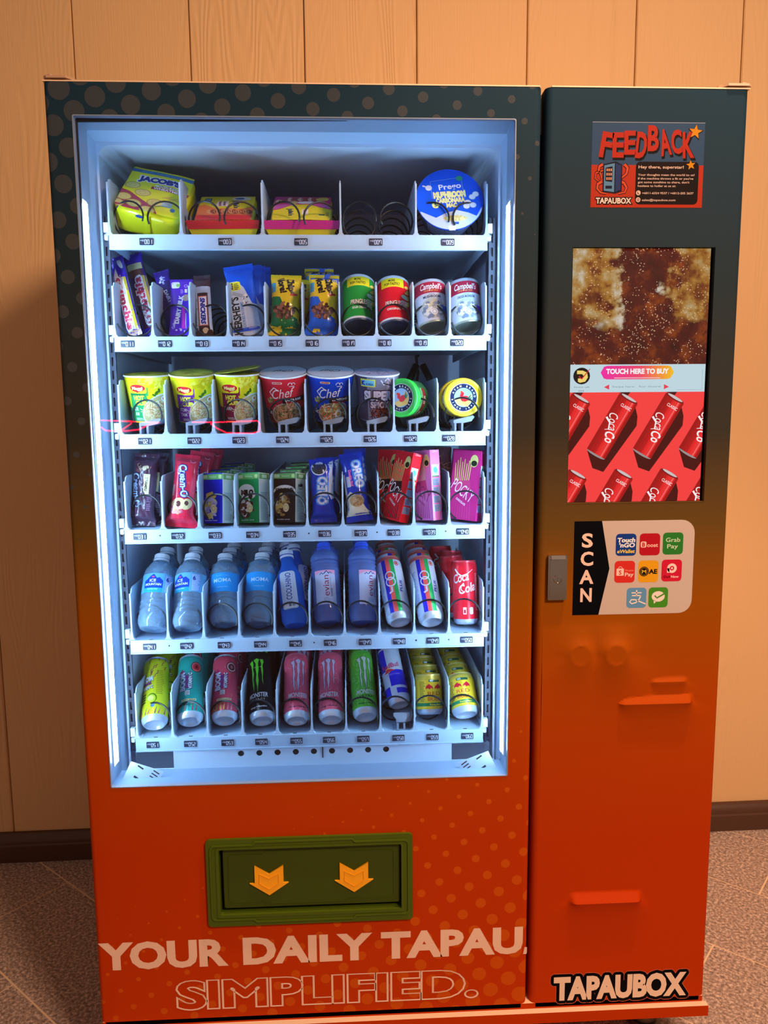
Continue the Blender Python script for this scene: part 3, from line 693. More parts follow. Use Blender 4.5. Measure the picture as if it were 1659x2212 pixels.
# ---------------- inside: led strips, rails, chute panel, corner brackets
LEDM = mat('led_white', (172, 213, 255), .5, emit=LED_STRENGTH); LEDC = mat('led_channel', (225, 232, 240), .4)
for sx, x in ((1, .0475), (-1, .8215)):
    a_ = MB().box(min(x, x+sx*.0030), .018, .675, max(x, x+sx*.0030), .044, 1.742).build('led_channel', LEDC, M0)
    MB().box(min(x+sx*.0030, x+sx*.0062), .026, .680, max(x+sx*.0030, x+sx*.0062), .036, 1.736).build('led_strip', LEDM, a_)
for x in (.0535, .7985):
    r_ = MB(); z = .665
    r_.box(x, .118, .66, x+.004, .124, 1.735).box(x+.008, .118, .66, x+.012, .124, 1.735).box(x, .124, .66, x+.0012, .150, 1.735)
    while z < 1.73: r_.box(x+.004, .118, z, x+.008, .124, z+.009); z += .026
    r_.build('slotted_rail', DARK, M0)
    MB().box(x+.001, .1245, .66, x+.011, .126, 1.735).build('rail_slot_shade', mat('rail_shadow', (18, 20, 34), .6), M0)  # dark strip put in as painted shade behind the rail's slots
CH = mat('white_steel', (198, 214, 232), .45)
def holed(x0, x1, z0, z1, holes, r, y0, y1):   # sheet with round holes, one cell per hole
    mb = MB(); xsx = [x0]+[(holes[i]+holes[i+1])/2 for i in range(len(holes)-1)]+[x1]; n = 16; zc = z1-.0125; zt, zb = zc+.010, zc-.010
    for i, hx in enumerate(holes):
        a0, a1 = xsx[i], xsx[i+1]; O = []; I = []
        for k in range(n):
            t = 2*pi*k/n+pi/4; c, s_ = cos(t), sin(t); mlt = 1/max(abs(c), abs(s_)); O.append((hx+c*mlt*((a1-hx) if c > 0 else (hx-a0)), zc+s_*mlt*.010)); I.append((hx+r*c, zc+r*s_))
        mb.ring(O, I, y0, y1)
    mb.box(x0, y0, zt, x1, y1, z1).box(x0, y0, z0, x1, y1, zb); return mb
hs = [.2838+.0380*i for i in range(9)]
h = holed(.144, .727, .6260, .6665, hs, .0066, .108, .110)
h.box(.050, .108, .566, .818, .110, .6260); h.build('chute_panel', CH, M0)
MB().box(.050, .165, .566, .818, .168, .690).build('chute_back', mat('chute_back', (150, 160, 180), .5), M0)
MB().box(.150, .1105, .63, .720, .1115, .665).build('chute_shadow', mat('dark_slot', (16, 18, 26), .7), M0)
MB().box(.4530, .1070, .640, .4555, .1082, .6665).build('panel_slot', mat('dark_slot', (16, 18, 26), .7), M0)
MB().box(.046, .020, .6150, .8225, .108, .6190).build('window_sill', CH, M0)
dust = MB(); rd = random.Random(3)
for i in range(420):
    x, y = rd.uniform(.05, .82), .022+rd.random()**2.2*.06; s_ = rd.uniform(.0004, .0012); dust.box(x, y, .619, x+s_*rd.uniform(1, 3), y+s_, .6193)
d_ = dust.build('dust', mat('dust', (60, 62, 70), .9), M0); d_['kind'] = 'stuff'
for sx, x in ((1, .052), (-1, .8165)):
    T = Matrix.Translation((x, .030, .6200)) @ Matrix.Rotation(radians(-12), 4, 'X')
    b_ = MB(); f = lambda u, v: (sx*u, v)
    b_.prism([f(0, .0), f(.0, .006), f(.024, .056), f(.088, .034), f(.070, .0)], 0, .0012, T)
    c_ = b_.build('corner_bracket', CH, M0)
    s_ = MB()
    for k in range(7): s_.box(-.0068, -.0006, -.0010, .0068, .0006, .0010, T @ Matrix.Translation((sx*(.0740-k*.0038), 0, .0335-k*.0050)) @ Matrix.Rotation(sx*radians(34), 4, 'Y'))
    s_.box(-.0075, -.0006, -.0020, .0075, .0006, .0020, T @ Matrix.Translation((sx*.036, 0, .0230)) @ Matrix.Rotation(sx*radians(34), 4, 'Y'))
    s_.box(-.0065, -.0006, -.0014, .0065, .0006, .0014, T @ Matrix.Translation((sx*.043, 0, .0440)) @ Matrix.Rotation(sx*radians(34), 4, 'Y'))
    s_.build('bracket_slots', mat('dark_slot', (16, 18, 26), .7), c_)['kind'] = 'stuff'
cbl = MB(); cbl.tube([(.62+.0*i, .5, 1.62-.004*i) if False else (.70-.0065*i, .56, 1.66-.0105*i) for i in range(12)], .008, 8)
cbl.tube([(.76, .55, 1.67), (.74, .54, 1.63), (.70, .54, 1.60), (.69, .56, 1.54), (.70, .57, 1.46), (.69, .57, 1.38)], .004, 6)
cbl.tube([(.755, .55, 1.68), (.750, .55, 1.60), (.72, .55, 1.56), (.70, .57, 1.50)], .003, 6)
cbl.tube([(.69, .50, 1.475), (.672, .49, 1.44), (.675, .49, 1.40), (.70, .49, 1.385), (.725, .49, 1.40), (.722, .49, 1.44), (.705, .50, 1.475)], .009, 8)
cbl.build('wiring_harness', BLACK, M0, smooth=True)

# ================================================================== TRAYS
TX0, TX1, TY = .068, .7935, .110
FL = {1: 1.700, 2: 1.509, 3: 1.321, 4: 1.131, 5: .903, 6: .693}
SEG = {'0': 'abcdef', '1': 'bc', '2': 'abged', '3': 'abgcd', '4': 'fgbc', '5': 'afgcd', '6': 'afgedc', '7': 'fabc', '8': 'abcdefg', '9': 'abfgcd'}
def seg(a, d, x, z, w, h, c):
    p = {'a': ((0, 1), (1, 1)), 'b': ((1, 1), (1, .5)), 'c': ((1, .5), (1, 0)), 'd': ((0, 0), (1, 0)), 'e': ((0, .5), (0, 0)), 'f': ((0, 1), (0, .5)), 'g': ((0, .5), (1, .5))}
    for s_ in SEG[d]: a.line([(x+u*w, z+v*h) for u, v in p[s_]], .0011, c, 1)
def helix(th0, turns, R, pitch, n=26):
    return [(R*cos(radians(th0+360*t/n)), pitch*t/n, R*sin(radians(th0+360*t/n))) for t in range(int(turns*n)+1)]
COILS = {}
def coil(parent, x, z, th0, turns):
    k = (th0, turns)
    if k not in COILS: o = MB().tube(helix(th0, turns, .0325, .062), .0019, 6).build('coil', BLACK, parent, smooth=True); COILS[k] = o.data
    else: o = link(bpy.data.objects.new('coil', COILS[k]), parent)
    o.location = (x, TY+.004, z+.0345); return o
finP = [(.0, .0), (.0, .070), (.004, .094), (.012, .106), (.020, .1085), (.40, .1085), (.43, .06), (.43, 0)]
FINME = None
def fin(parent, x, z):
    global FINME
    if FINME is None:
        f = MB().prism(finP, -.0010, .0010, flat='YZ').prism([(-.0085, 0), (.0085, 0), (.0035, .006), (.0016, .022), (-.0016, .022), (-.0035, .006)], -.0012, .006)
        f.box(-.0016, -.0004, .006, .0016, .003, .098).box(-.0095, -.001, 0, .0095, .02, .0014)
        o = f.build('divider', FIN, parent); FINME = o.data
    else: o = link(bpy.data.objects.new('divider', FINME), parent)
    o.location = (x, TY+.0015, z); return o
def clear_stand(parent, x, z, h, tall=False):
    s_ = MB(); s_.box(-.010, .0, 0, -.006, .06, h-.004).box(.004, .0, 0, .008, .05, h-.004).prism([(-.011, h-.004), (.009, h-.004), (.026, h+.000), (.032, h+.009), (.028, h+.011), (-.011, h+.002)], .004, .072)
    s_.box(-.018, -.001, 0, .018, .03, .002)
    if tall: s_.prism([(-.006, h-.002), (.006, h-.002), (.017, h+.012), (.017, h+.018), (-.017, h+.018), (-.017, h+.012)], .0, .004)
    o = s_.build('product_stand', ACRYL, parent, loc=(x, TY+.008, z)); return o
LAYOUT = {1: [.1385, .285, .435, .581, .7215], 3: [.113, .205, .295, .385, .478, .571, .657, .742]}
DIV = {1: [.068, .2035, .3585, .5085, .6545, .7925], 2: [.068]+[.1412+.0725*i for i in range(9)]+[.7925], 3: [.0690, .158, .251, .341, .433, .521, .6095, .697, .7925]}
TRAYNAME = {1: 'topmost', 2: 'second', 3: 'third', 4: 'fourth', 5: 'fifth', 6: 'lowest'}
TRAYHAS = {1: 'holding the biscuit packs', 2: 'holding the chocolate bars and small tins', 3: 'holding the instant noodle cups', 4: 'holding the cereal boxes and cookie bars', 5: 'holding the water bottles', 6: 'holding the energy drink cans, above the round holes'}
TAGPX = {1: [.138, .287, .432, .576, .716], 2: [.093+.0713*i for i in range(10)], 3: [.117, .213, .301, .387, .474, .561, .642, .719]}
for row in range(1, 7):
    z = FL[row]; n = {1: 5, 3: 8}.get(row, 10)
    T = thing('tray', 'pale metal shelf tray, %s of six, %s' % (TRAYNAME[row], TRAYHAS[row]), 'tray', (TX0, TY, z), 'pale metal trays inside the machine')
    off = Vector((-TX0, -TY, -z))
    def here(o): o.location = o.location+off; return o
    here(MB().box(TX0, TY-.003, z-.0270, TX1, TY, z).box(TX0, TY-.0045, z-.0285, TX1, TY+.003, z-.0262).build('price_rail', STEEL, T))
    fp = MB().box(TX0, TY, z-.0045, TX1, TY+.48, z-.0018)
    fp.box(TX0, TY, z-.024, TX0+.0012, TY+.48, z).box(TX1-.0012, TY, z-.024, TX1, TY+.48, z)
    here(fp.build('tray_floor', STEEL, T))
    bp = MB().box(TX0, TY+.478, z-.0018, TX1, TY+.480, z+.052)
    here(bp.build('back_plate', TRAYIN, T)); hb = MB(); i = 0
    while TX0+.03+i*.036 < TX1-.02:
        x = TX0+.03+i*.036; w_ = .007 if i % 2 else .0022; hb.box(x-w_, TY+.4768, z+.030-(.003 if i % 2 else .002), x+w_, TY+.478, z+.030+(.003 if i % 2 else .002)); i += 1
    here(hb.build('back_slots', mat('dark_slot', (16, 18, 26), .7), T))['kind'] = 'stuff'
    fs = MB()
    DV = DIV.get(row) or [.0705]+[.1435+.0722*i for i in range(9)]+[.7925]
    if row == 4: DV = [.0710+.0722*i for i in range(11)]
    for x in DV: here(fin(T, x, z-.0016))
    xs_ = []
    for k in range(n):
        a0, a1 = DV[k], DV[k+1]; c_ = (a0+a1)/2
        xs_.append(c_)
        if row == 1: here(coil(T, c_-.0365, z, -15, 7)); o_ = here(coil(T, c_+.0365, z, -25, 7)); o_.scale = (-1, 1, 1)
        else:
            th = {2: -165, 3: -12, 4: -14, 5: -18, 6: -25}[row]; here(coil(T, c_+(.004 if row == 3 else 0), z, th, 7.5 if row == 2 else 7))
        tx = TAGPX[row][k] if row in TAGPX else None
        if row == 4: tx = [.098, .173, .247, .322, .396, .467, .540, .607, .680, .748][k]
        if row == 5: tx = [.106, .181, .257, .331, .403, .474, .546, .617, .687, .757][k]
        if row == 6: tx = [.103, .180, .257, .327, .400, .468, .540, .614, .686, .760][k]
        num = {1: 2*k+1, 2: 11+k, 3: 21+k, 4: 31+k, 5: 41+k, 6: 51+k}[row]
        t_ = here(MB().prism(rr(tx-.0128, z-.0200, tx+.0128, z-.0070, .0008, 1), TY-.0046, TY-.003).build('number_tag', mat('navy_tag', (28, 34, 52), .4), T))
        a = Art(); c_l = (215, 220, 235); a.line([(-.0105, .0005), (-.0105, .0032), (-.0092, .0018), (-.0080, .0032), (-.0080, .0005)], .0006, c_l, 1); a.line([(-.0065, .0005), (-.0065, .0032), (-.0045, .0032), (-.0045, .0005), (-.0065, .0005)], .0006, c_l, 1)
        for i, d in enumerate('%03d' % num): seg(a, d, -.0026+i*.0050, -.0042, .0032, .0074, c_l)
        decal('tag_digits', a, lambda u, v, h, tx=tx, z=z: Vector((tx+u, TY-.0046-h, z-.0135+v)), t_, PRINT, h0=.0001)
        if row == 3: here(clear_stand(T, c_+.001+(-.004 if k > 5 else 0), z-.002, .022))
        if row == 6 and k == 7: here(clear_stand(T, .6215, z-.002, .020, True))
    for x in (TX0-.010, TX1+.001):
        here(MB().box(x, TY-.001, z+.004, x+.009, TY+.02, z+.022).prism(rr(x, z-.010, x+.007, z+.001, .002, 2), TY+.002, TY+.02).build('tray_clip', WHITEP, T))
    for k in range(2):
        pass
    if row in (4, 5):
        for x in ((.138, .435, .573, .713) if row == 4 else (.146, .441, .652, .72)):
            here(MB().lathe([(0, 0), (.0016, 0), (.0016, .0006), (0, .0006)], 10, Matrix.Translation((x, TY-.003, z-.0125)) @ Matrix.Rotation(radians(90), 4, 'X')).build('rivet', DARK, T))
    # punched slots of the tray floor near the front
    ps = MB()
    for c_ in xs_:
        ps.box(c_-.004, TY+.006, z-.0018, c_+.004, TY+.0085, z-.0014)
        if row == 3:
            for q_ in range(14): ps.box(c_-.038+q_*.0055, TY+.010, z-.0018, c_-.0352+q_*.0055, TY+.0125, z-.0014)
    here(ps.build('punched_slots', mat('light_slot', (225, 230, 240), .5) if row == 3 else mat('dark_slot', (16, 18, 26), .7), T))['kind'] = 'stuff'
# ================================================================== PRODUCTS
def pose(X, Y, Z, lean=0, roll=0, spin=0, yaw=0):
    return Matrix.Translation((X, Y, Z)) @ Matrix.Rotation(radians(yaw), 4, 'Z') @ Matrix.Rotation(radians(roll), 4, 'Y') @ Matrix.Rotation(radians(-lean), 4, 'X') @ Matrix.Rotation(radians(spin), 4, 'Z')
def pm(name, c, rough=.35, metal=0.0, coat=0): return mat('paint_%02x%02x%02x_%d' % (*c, int(rough*100+metal*10)), c, rough, metal, coat=coat)
def begin(name, label, cat, group, ps):
    o = thing(name, label, cat, group=group); o.matrix_world = pose(*ps); return o
ORD = ['second', 'third', 'fourth', 'fifth']
def queue(root, ps, n, dy, what, dx=0.0, dz=0.0, rolls=(0, 0, 0, 0), spins=None, leans=None):
    for i in range(n):
        p = list(ps)+[0]*(7-len(ps)); p[0] += dx*(i+1); p[1] += dy*(i+1); p[2] += dz*(i+1); p[4] += rolls[i]
        if spins: p[5] += spins[i]
        if leans: p[3] += leans[i]
        copy_thing(root, pose(*p), '%s, %s in line' % (what, ORD[i]))

# ---- cans
def can(ps, L, r, paint, art, label, group, bottom=True, neck=None, name='drink_can', cat='can', ref=None):
    if ref:
        k_ = L/ref; art.t = [([(u, v*k_) for u, v in P], c, l) for P, c, l in art.t]
    t = begin(name, label, cat, group, ps)
    b = MB().lathe([(r, .0120), (r, L-.013), (r*.93, L-.004), (r*.90, L-.0025)], 40); b.build('can_body', pm('c', paint, .28, .3), t, smooth=40)
    MB().lathe([(0, .010), (r*.45, .0085), (r*.66, .0040), (r*.72, .0002), (r*.76, .0), (r*.80, .0006), (r*.86, .0025), (r*.955, .006), (r, .0120)], 40).build('can_bottom', ALU, t, smooth=60)
    MB().lathe([(r*1.0, L-.0130), (r*.93, L-.004), (r*.915, L-.0022), (r*.925, L-.0004), (r*.90, L), (r*.87, L-.0005), (r*.855, L-.0035), (0, L-.0035)], 40).build('can_lid', pm('n', neck, .3, .4) if neck else ALU, t, smooth=60)
    MB().prism(rr(-.006, -.009, .006, .007, .005, 4), L-.0034, L-.0022, flat='XY').build('pull_tab', ALU, t)
    def pr(v):
        if v < .012: return r*.955+(r-r*.955)*max(0, v-.006)/.006
        if v > L-.013: return r-(r*.07)*min(1, (v-L+.013)/.009)
        return r
    decal('printed_label', art, lathe_map(pr, r), t, PCAN, bounds=(-r*1.9, r*1.9, .0120, L-.0045), du=.0035, dv=.0042)
    return t
def base(a, r, L, c): a.rect(-r*1.9, .0085, r*1.9, .0125, c, 0); a.rect(-r*1.9, .0125, r*1.9, L-.0135, c, 0); a.rect(-r*1.9, L-.0135, r*1.9, L-.0045, c, 0); return a
r = .0272; L = .140
def claw(a, cx, top, s, c, edge=None, l=2):
    sh = [[(-.0125, 0), (-.0062, .003), (-.0050, -.004), (-.0062, -.012), (-.0048, -.022), (-.0062, -.031), (-.0050, -.040), (-.0063, -.052), (-.0078, -.040), (-.0084, -.028), (-.0078, -.016), (-.0092, -.006)],
          [(-.0045, .003), (.0010, .0055), (.0052, .003), (.0030, -.004), (.0036, -.014), (.0020, -.024), (.0028, -.034), (.0008, -.050), (.0002, -.056), (-.0002, -.044), (-.0018, -.034), (-.0004, -.022), (-.0016, -.012), (-.0008, -.004)],
          [(.0062, .003), (.0112, .003), (.0128, -.001), (.0105, -.008), (.0112, -.018), (.0100, -.028), (.0104, -.042), (.0086, -.034), (.0088, -.024), (.0076, -.014), (.0084, -.005)]]
    for P in sh:
        Q = [(cx+x*s, top+y*s) for x, y in P]
        if edge: a.line(Q+[Q[0]], .0016, edge, l-.2)
        a.poly(Q, c, l)
def scrolls(a, r, L, c, n, seed, l=1):
    R = random.Random(seed)
    for i in range(n):
        x, y, k = R.uniform(-r*1.6, r*1.6), R.uniform(.014, L-.018), R.uniform(.003, .009); t0 = R.random()*6
        a.line([(x+k*(1-j/9)*cos(t0+j*.55), y+k*1.3*(1-j/9)*sin(t0+j*.55)) for j in range(9)], .0011, c, l+i*.01, w1=.0003)
def boom(body, acc, fruit, seed):
    a = base(Art(), r, L, body); R = random.Random(seed)
    for i in range(26):
        x, y = R.uniform(-r*1.7, r*1.7), R.choice((R.uniform(.012, .045), R.uniform(.095, L-.01))); s = R.uniform(.002, .005); P = [(x+s*R.uniform(-1, 1), y+s*R.uniform(-1, 1)) for _ in range(3)]; a.fan(P, R.choice(acc), 1+i*.01)
    a.ell(.0205, L-.030, .012, .012, (60, 15, 25), 2, 20).ell(.0205, L-.030, .0105, .0105, fruit[0], 2.2, 20).ell(.0205, L-.030, .0080, .0080, fruit[1], 2.4, 20).ell(.0205, L-.030, .003, .004, fruit[2], 2.6, 12)
    for s_, x, h, c, w_ in (('BOOM', -.0105, .0125, (225, 228, 240), .040), ('ISOTONIC', -.0005, .0058, (150, 30, 130), .030), ('VITAMIN C', .0070, .0072, (235, 235, 240), .036)):
        a.text(s_, x+.0012, .0775-.0012, h, (50, 20, 70), 2.8, w=w_, bold=.06, rot=90); a.text(s_, x, .0775, h, c, 3.2, w=w_, bold=.05, rot=90)
    a.line([(-.0175, .101), (-.0055, .101)], .0030, (170, 30, 90), 3); a.line([(-.0105, .096), (-.0105, .106)], .0030, (170, 30, 90), 3)
    a.rect(-.004, .046, .006, .056, (235, 235, 230), 3); a.lines(-.0035, .0055, .0465, .0555, 5, (60, 60, 60), 3.2, seed)
    a.rect(-.012, .0330, .020, .0375, (240, 225, 160), 3).text('NATURAL FLAVOUR', .004, .0352, .0028, (60, 40, 40), 3.3, w=.028, bold=.03)
    for i in range(6): a.line([(-.02+i*.008, .0125), (-.018+i*.008, .030+R.uniform(-.004, .004))], .0028, R.choice(acc), 2, w1=.0005)
    return a
G6 = 'energy and isotonic cans on the lowest tray'
yb = boom((205, 205, 30), [(150, 30, 90), (225, 225, 90), (240, 190, 30), (110, 20, 90)], ((90, 150, 30), (225, 225, 90), (240, 240, 170)), 1)
yb2 = base(Art(), r, L, (205, 205, 30)); Rn = random.Random(2)
for i in range(14):
    x, y = Rn.uniform(-.03, .03), Rn.uniform(.085, .132); yb2.line([(x, y), (x+.003, y+.003), (x+.001, y+.004), (x+.005, y+.008)], .0016, (150, 25, 90), 1+i*.01)
for s_, y, h, c, w_ in (('BOOM', .0890, .0110, (225, 228, 240), .030), ('ISOTONIC', .0790, .0048, (150, 30, 130), .024), ('VITAMIN C', .0700, .0068, (235, 235, 240), .032)):
    yb2.text(s_, -.0130+.001, y-.001, h, (50, 20, 70), 2.8, w=w_, bold=.06, rot=8); yb2.text(s_, -.0130, y, h, c, 3.2, w=w_, bold=.05, rot=8)
yb2.lines(.010, .028, .055, .110, 14, (150, 150, 30), 2, 4); yb2.ell(.002, .046, .0105, .0105, (70, 120, 20), 2).ell(.001, .045, .0090, .0090, (190, 200, 40), 2.2).ell(-.001, .046, .0070, .0060, (225, 230, 120), 2.4)
for i in range(4): yb2.rect(-.0260, .038+i*.0055, -.0120, .0415+i*.0055, (60, 80, 30), 2)
yb2.ell(.0040, .0300, .0042, .0042, (70, 110, 150), 3)
for i in range(9): yb2.line([(-.026+i*.007, .0125), (-.022+i*.007, .024+(i % 3)*.002)], .0028, [(190, 60, 120), (240, 190, 40), (120, 40, 120)][i % 3], 2, w1=.0005)
ps = (.1034, .1250, .7138, 50, -11.0); t = can(ps, .153, r, (205, 205, 30), yb2, 'lemon-yellow isotonic can with a halved lemon print, leftmost on the lowest tray', G6, ref=.141)
queue(t, ps, 2, .076, 'lemon-yellow isotonic can at far left of lowest tray', spins=(50, 10))
tb = boom((25, 165, 150), [(205, 50, 60), (240, 120, 140), (230, 220, 80), (20, 110, 110)], ((235, 120, 110), (200, 45, 60), (120, 20, 30)), 5)
ps = (.1752, .1372, .7137, 50, -10.5); t = can(ps, .153, r, (25, 165, 150), tb, 'teal isotonic can with a watermelon print, second can from the left on the lowest tray', G6, ref=.141)
queue(t, ps, 2, .076, 'teal isotonic can in second lane of lowest tray', spins=(-30, 20))
rb = boom((215, 70, 90), [(230, 210, 60), (110, 20, 40), (240, 160, 170), (120, 170, 40)], ((240, 200, 190), (110, 40, 50), (190, 110, 110)), 8)
ps = (.2470, .1372, .7137, 50, -7.4); t = can(ps, .150, r, (215, 70, 90), rb, 'rose-red isotonic can with a passion fruit print, third on the lowest tray', G6, ref=.141)
queue(t, ps, 2, .076, 'rose-red isotonic can in third lane of lowest tray', spins=(30, -20))
def monster(body, cc, edge, txt, sub, sc, seed, off=0.0):
    a = base(Art(), r, L+.003, body)
    if sc: scrolls(a, r, L, sc, 46, seed)
    claw(a, off, .118, 1.28, cc, edge)
    a.text(txt, off, .0440, .0095, (230, 230, 232), 3, w=.043, bold=.03, shear=.1); a.text(sub, off, .0340, .0045, edge or (230, 200, 170), 3, w=.030, bold=.03)
    a.text('Energy + Nutrition', off, .0190, .0030, W if not edge else edge, 3, w=.036, bold=.03); return a
mk = monster((8, 9, 12), (100, 205, 45), None, 'MONSTER', 'E N E R G Y', None, 1, -.002); mk.arc('TAURINE', 0, .1345, .03, 250, 290, .002, W)
ps = (.3275, .1317, .7137, 50, -9.8); t = can(ps, .157, r, (8, 9, 12), mk, 'black energy drink can with a bright green claw mark', G6, ref=.141, neck=(30, 30, 34)); queue(t, ps, 2, .076, 'black energy drink can with green claw mark', dx=.002)
mp = monster((238, 92, 115), (225, 205, 225), (110, 25, 60), 'MONSTER', 'ENERGY', (250, 160, 180), 2, .006)
ps = (.4000, .1267, .7137, 50, -3.6); t = can(ps, .153, r, (238, 92, 115), mp, 'pink energy drink can with pale claw mark, right of the black can', G6, ref=.141, neck=(235, 120, 140)); queue(t, ps, 2, .076, 'pink energy drink can in fifth lane of lowest tray', spins=(20, -10))
mp2 = monster((238, 92, 115), (225, 205, 225), (110, 25, 60), 'MONSTER', 'ENERGY', (250, 160, 180), 4, -.004)
ps = (.4733, .1266, .7137, 50, -2.2); t = can(ps, .153, r, (238, 92, 115), mp2, 'pink energy drink can with pale claw mark, left of the green can', G6, ref=.141, neck=(235, 120, 140)); queue(t, ps, 2, .076, 'pink energy drink can in sixth lane of lowest tray', spins=(-20, 15))
mg = monster((95, 190, 55), (215, 225, 210), (25, 60, 40), 'MONSTER', 'ULTRA', (165, 225, 140), 7, .007)
ps = (.5461, .1365, .7137, 50, -5.1); t = can(ps, .153, r, (95, 190, 55), mg, 'bright green energy drink can with white claw mark', G6, ref=.141, neck=(120, 200, 90)); queue(t, ps, 2, .076, 'bright green energy drink can in seventh lane', spins=(20, -10))
# slim blue and silver can
rs = .0245; Ls = .128; a = base(Art(), rs, Ls, (205, 212, 222)); BL = (35, 30, 190)
a.poly([(-.046, .072), (-.0080, .072), (-.0080, .1235), (-.046, .1235)], BL, 1).rect(-.0080, .036, .046, .072, BL, 1).rect(-.046, .036, -.008, .0715, (205, 212, 222), 1).rect(.002, .018, .046, .030, BL, 1).rect(-.046, .010, -.012, .036, BL, 1)
a.text('RedBull', -.0010, .0830, .0105, (205, 35, 90), 3, w=.040, bold=.02, rot=6); a.ell(-.008, .0720, .0060, .0060, (235, 190, 60), 2).poly([(-.019, .066), (-.010, .075), (0, .0745), (.008, .070), (-.002, .069), (-.010, .067)], (215, 50, 60), 3)
a.text('ENERGY DRINK', .003, .0620, .0035, (150, 130, 210), 3, w=.030, bold=.02)
ps = (.6210, .1560, .7310, 45, -13.5); t = can(ps, .132, rs, (205, 212, 222), a, 'slim silver and deep blue energy can propped on a clear stand', G6, ref=.128, neck=(215, 218, 225)); queue(t, ps, 1, .062, 'slim silver and deep blue energy can', dz=.002)
# short gold cans
rg = .0292; Lg = .0865
def gold(off):
    a = base(Art(), rg, Lg, (228, 190, 40)); a.rect(-.055, Lg-.0135, .055, Lg-.0045, (205, 175, 60), .5)
    a.rect(-.055, .0180, .055, .0250, (20, 120, 75), 1).text('Kurang Manis', off+.004, .0215, .0035, (240, 220, 90), 2, w=.026, bold=.03).rect(off-.010, .0690, off+.016, .0745, (25, 95, 60), 1).text('NO', off-.004, .0718, .0035, W, 2, bold=.04)
    for sx in (-1, 1):
        c = off+.001+sx*.0105; a.poly([(c-sx*.0095, .0535), (c-sx*.0075, .0600), (c-sx*.0035, .0620), (c+.0, .0650), (c+sx*.004, .0620), (c+sx*.0070, .0590), (c+sx*.0080, .0535), (c+sx*.004, .0560), (c-sx*.002, .0535), (c-sx*.004, .0565)], (205, 25, 45), 2)
    a.text('RED', off+.0015, .0450, .0080, (200, 40, 40), 2, w=.029, bold=.0).text('BULL', off+.0015, .0335, .0080, (200, 40, 40), 2, w=.029, bold=.0)
    a.lines(off-.032, off-.018, .028, .072, 14, (120, 100, 20), 2, 3); return a
ps = (.6871, .1700, .7033, 20, -.7); t = can(ps, Lg, rg, (228, 190, 40), gold(.008), 'short gold energy can standing nearly upright, second lane from the right', G6, neck=(225, 200, 110)); queue(t, ps, 3, .062, 'short gold energy can in second lane from right')
ps = (.7619, .1358, .7131, 42, -5.3); t = can(ps, Lg+.002, rg, (228, 190, 40), gold(-.002), 'short gold energy can leaning back, rightmost can on the lowest tray', G6, neck=(225, 200, 110)); queue(t, ps, 3, .066, 'short gold energy can in the rightmost lane')
# isotonic silver cans with stripes
L5 = .143
def plus(off):
    a = base(Art(), r, L5, (205, 210, 222))
    for i, c in enumerate(((35, 25, 175), (235, 85, 75), (25, 160, 75))): a.rect(off-.0150+i*.0092, .0125, off-.0150+(i+1)*.0092, L5-.008, c, 1)
    a.ring(off-.0010, .094, .0080, .0105, (215, 218, 228), 3).ring(off-.0010, .080, .0085, .0110, (215, 218, 228), 3.2).line([(off-.0010, .0680), (off-.0010, .058), (off-.0080, .055)], .0038, (215, 218, 228), 3)
    a.text('PLUS', off+.0200, .0700, .0068, (40, 40, 150), 2, w=.026, bold=.03, rot=83); a.ell(off+.0190, .1230, .0055, .0055, (220, 60, 50), 2).ring(off+.0190, .1230, .0030, .0036, W, 3, 14)
    a.lines(off-.036, off-.020, .035, .110, 20, (120, 150, 200), 2, 5); a.rect(-.055, L5-.0105, .055, L5-.0045, (215, 90, 80), 1.5); return a
G5 = 'cans and bottles on the fifth tray'
ps = (.6204, .1332, .9214, 43, -9.7); t = can(ps, .153, r, (205, 210, 222), plus(-.002), 'silver isotonic can with blue, red and green stripes, right of the bottles', G5, ref=.143, neck=(225, 120, 110)); queue(t, ps, 3, .070, 'striped silver isotonic can in the lane right of the bottles', dx=.001, spins=(40, -10, -60))
ps = (.6872, .1290, .9214, 43, -6.8); t = can(ps, .153, r, (205, 210, 222), plus(.001), 'silver isotonic can with blue, red and green stripes, left of the red cola can', G5, ref=.143, neck=(225, 120, 110)); queue(t, ps, 3, .070, 'striped silver isotonic can in the lane left of the cola', dx=.001, spins=(20, 60, 30))
a = base(Art(), r, .136, (225, 28, 45)); c = (240, 235, 235)
for st, x, y, h, w_ in (('Coca', -.0150, .1000, .0190, .036), ('Cola', -.0010, .0780, .0190, .038)): a.text(st, x, y, h, c, 2, w=w_, bold=.015, shear=.25, rot=14)
a.line([(-.026, .118), (-.018, .108), (-.010, .1035), (.002, .108), (.014, .117)], .0040, c, 2, w1=.0008).line([(-.006, .088), (-.012, .082), (-.012, .074), (-.004, .068)], .0030, c, 2, w1=.001)
a.rect(.0180, .012, .0190, .128, (150, 10, 25), 1).lines(.0200, .0270, .030, .110, 26, (245, 190, 190), 2, 6); a.rr(-.0090, .0220, -.0020, .0370, .001, (240, 225, 225), 2).rr(.0050, .0220, .0130, .0370, .003, (240, 225, 225), 2).rect(-.0075, .0245, -.0035, .0320, (200, 30, 45), 3)
ps = (.7645, .1620, .9081, 10, -.5); t = can(ps, .136, .0268, (225, 28, 45), a, 'bright red cola can with white script, rightmost on the fifth tray', G5, neck=(225, 70, 80)); queue(t, ps, 3, .060, 'bright red cola can', dx=-.010, spins=(70, -40, 20), rolls=(-5, 3, 0, 0))

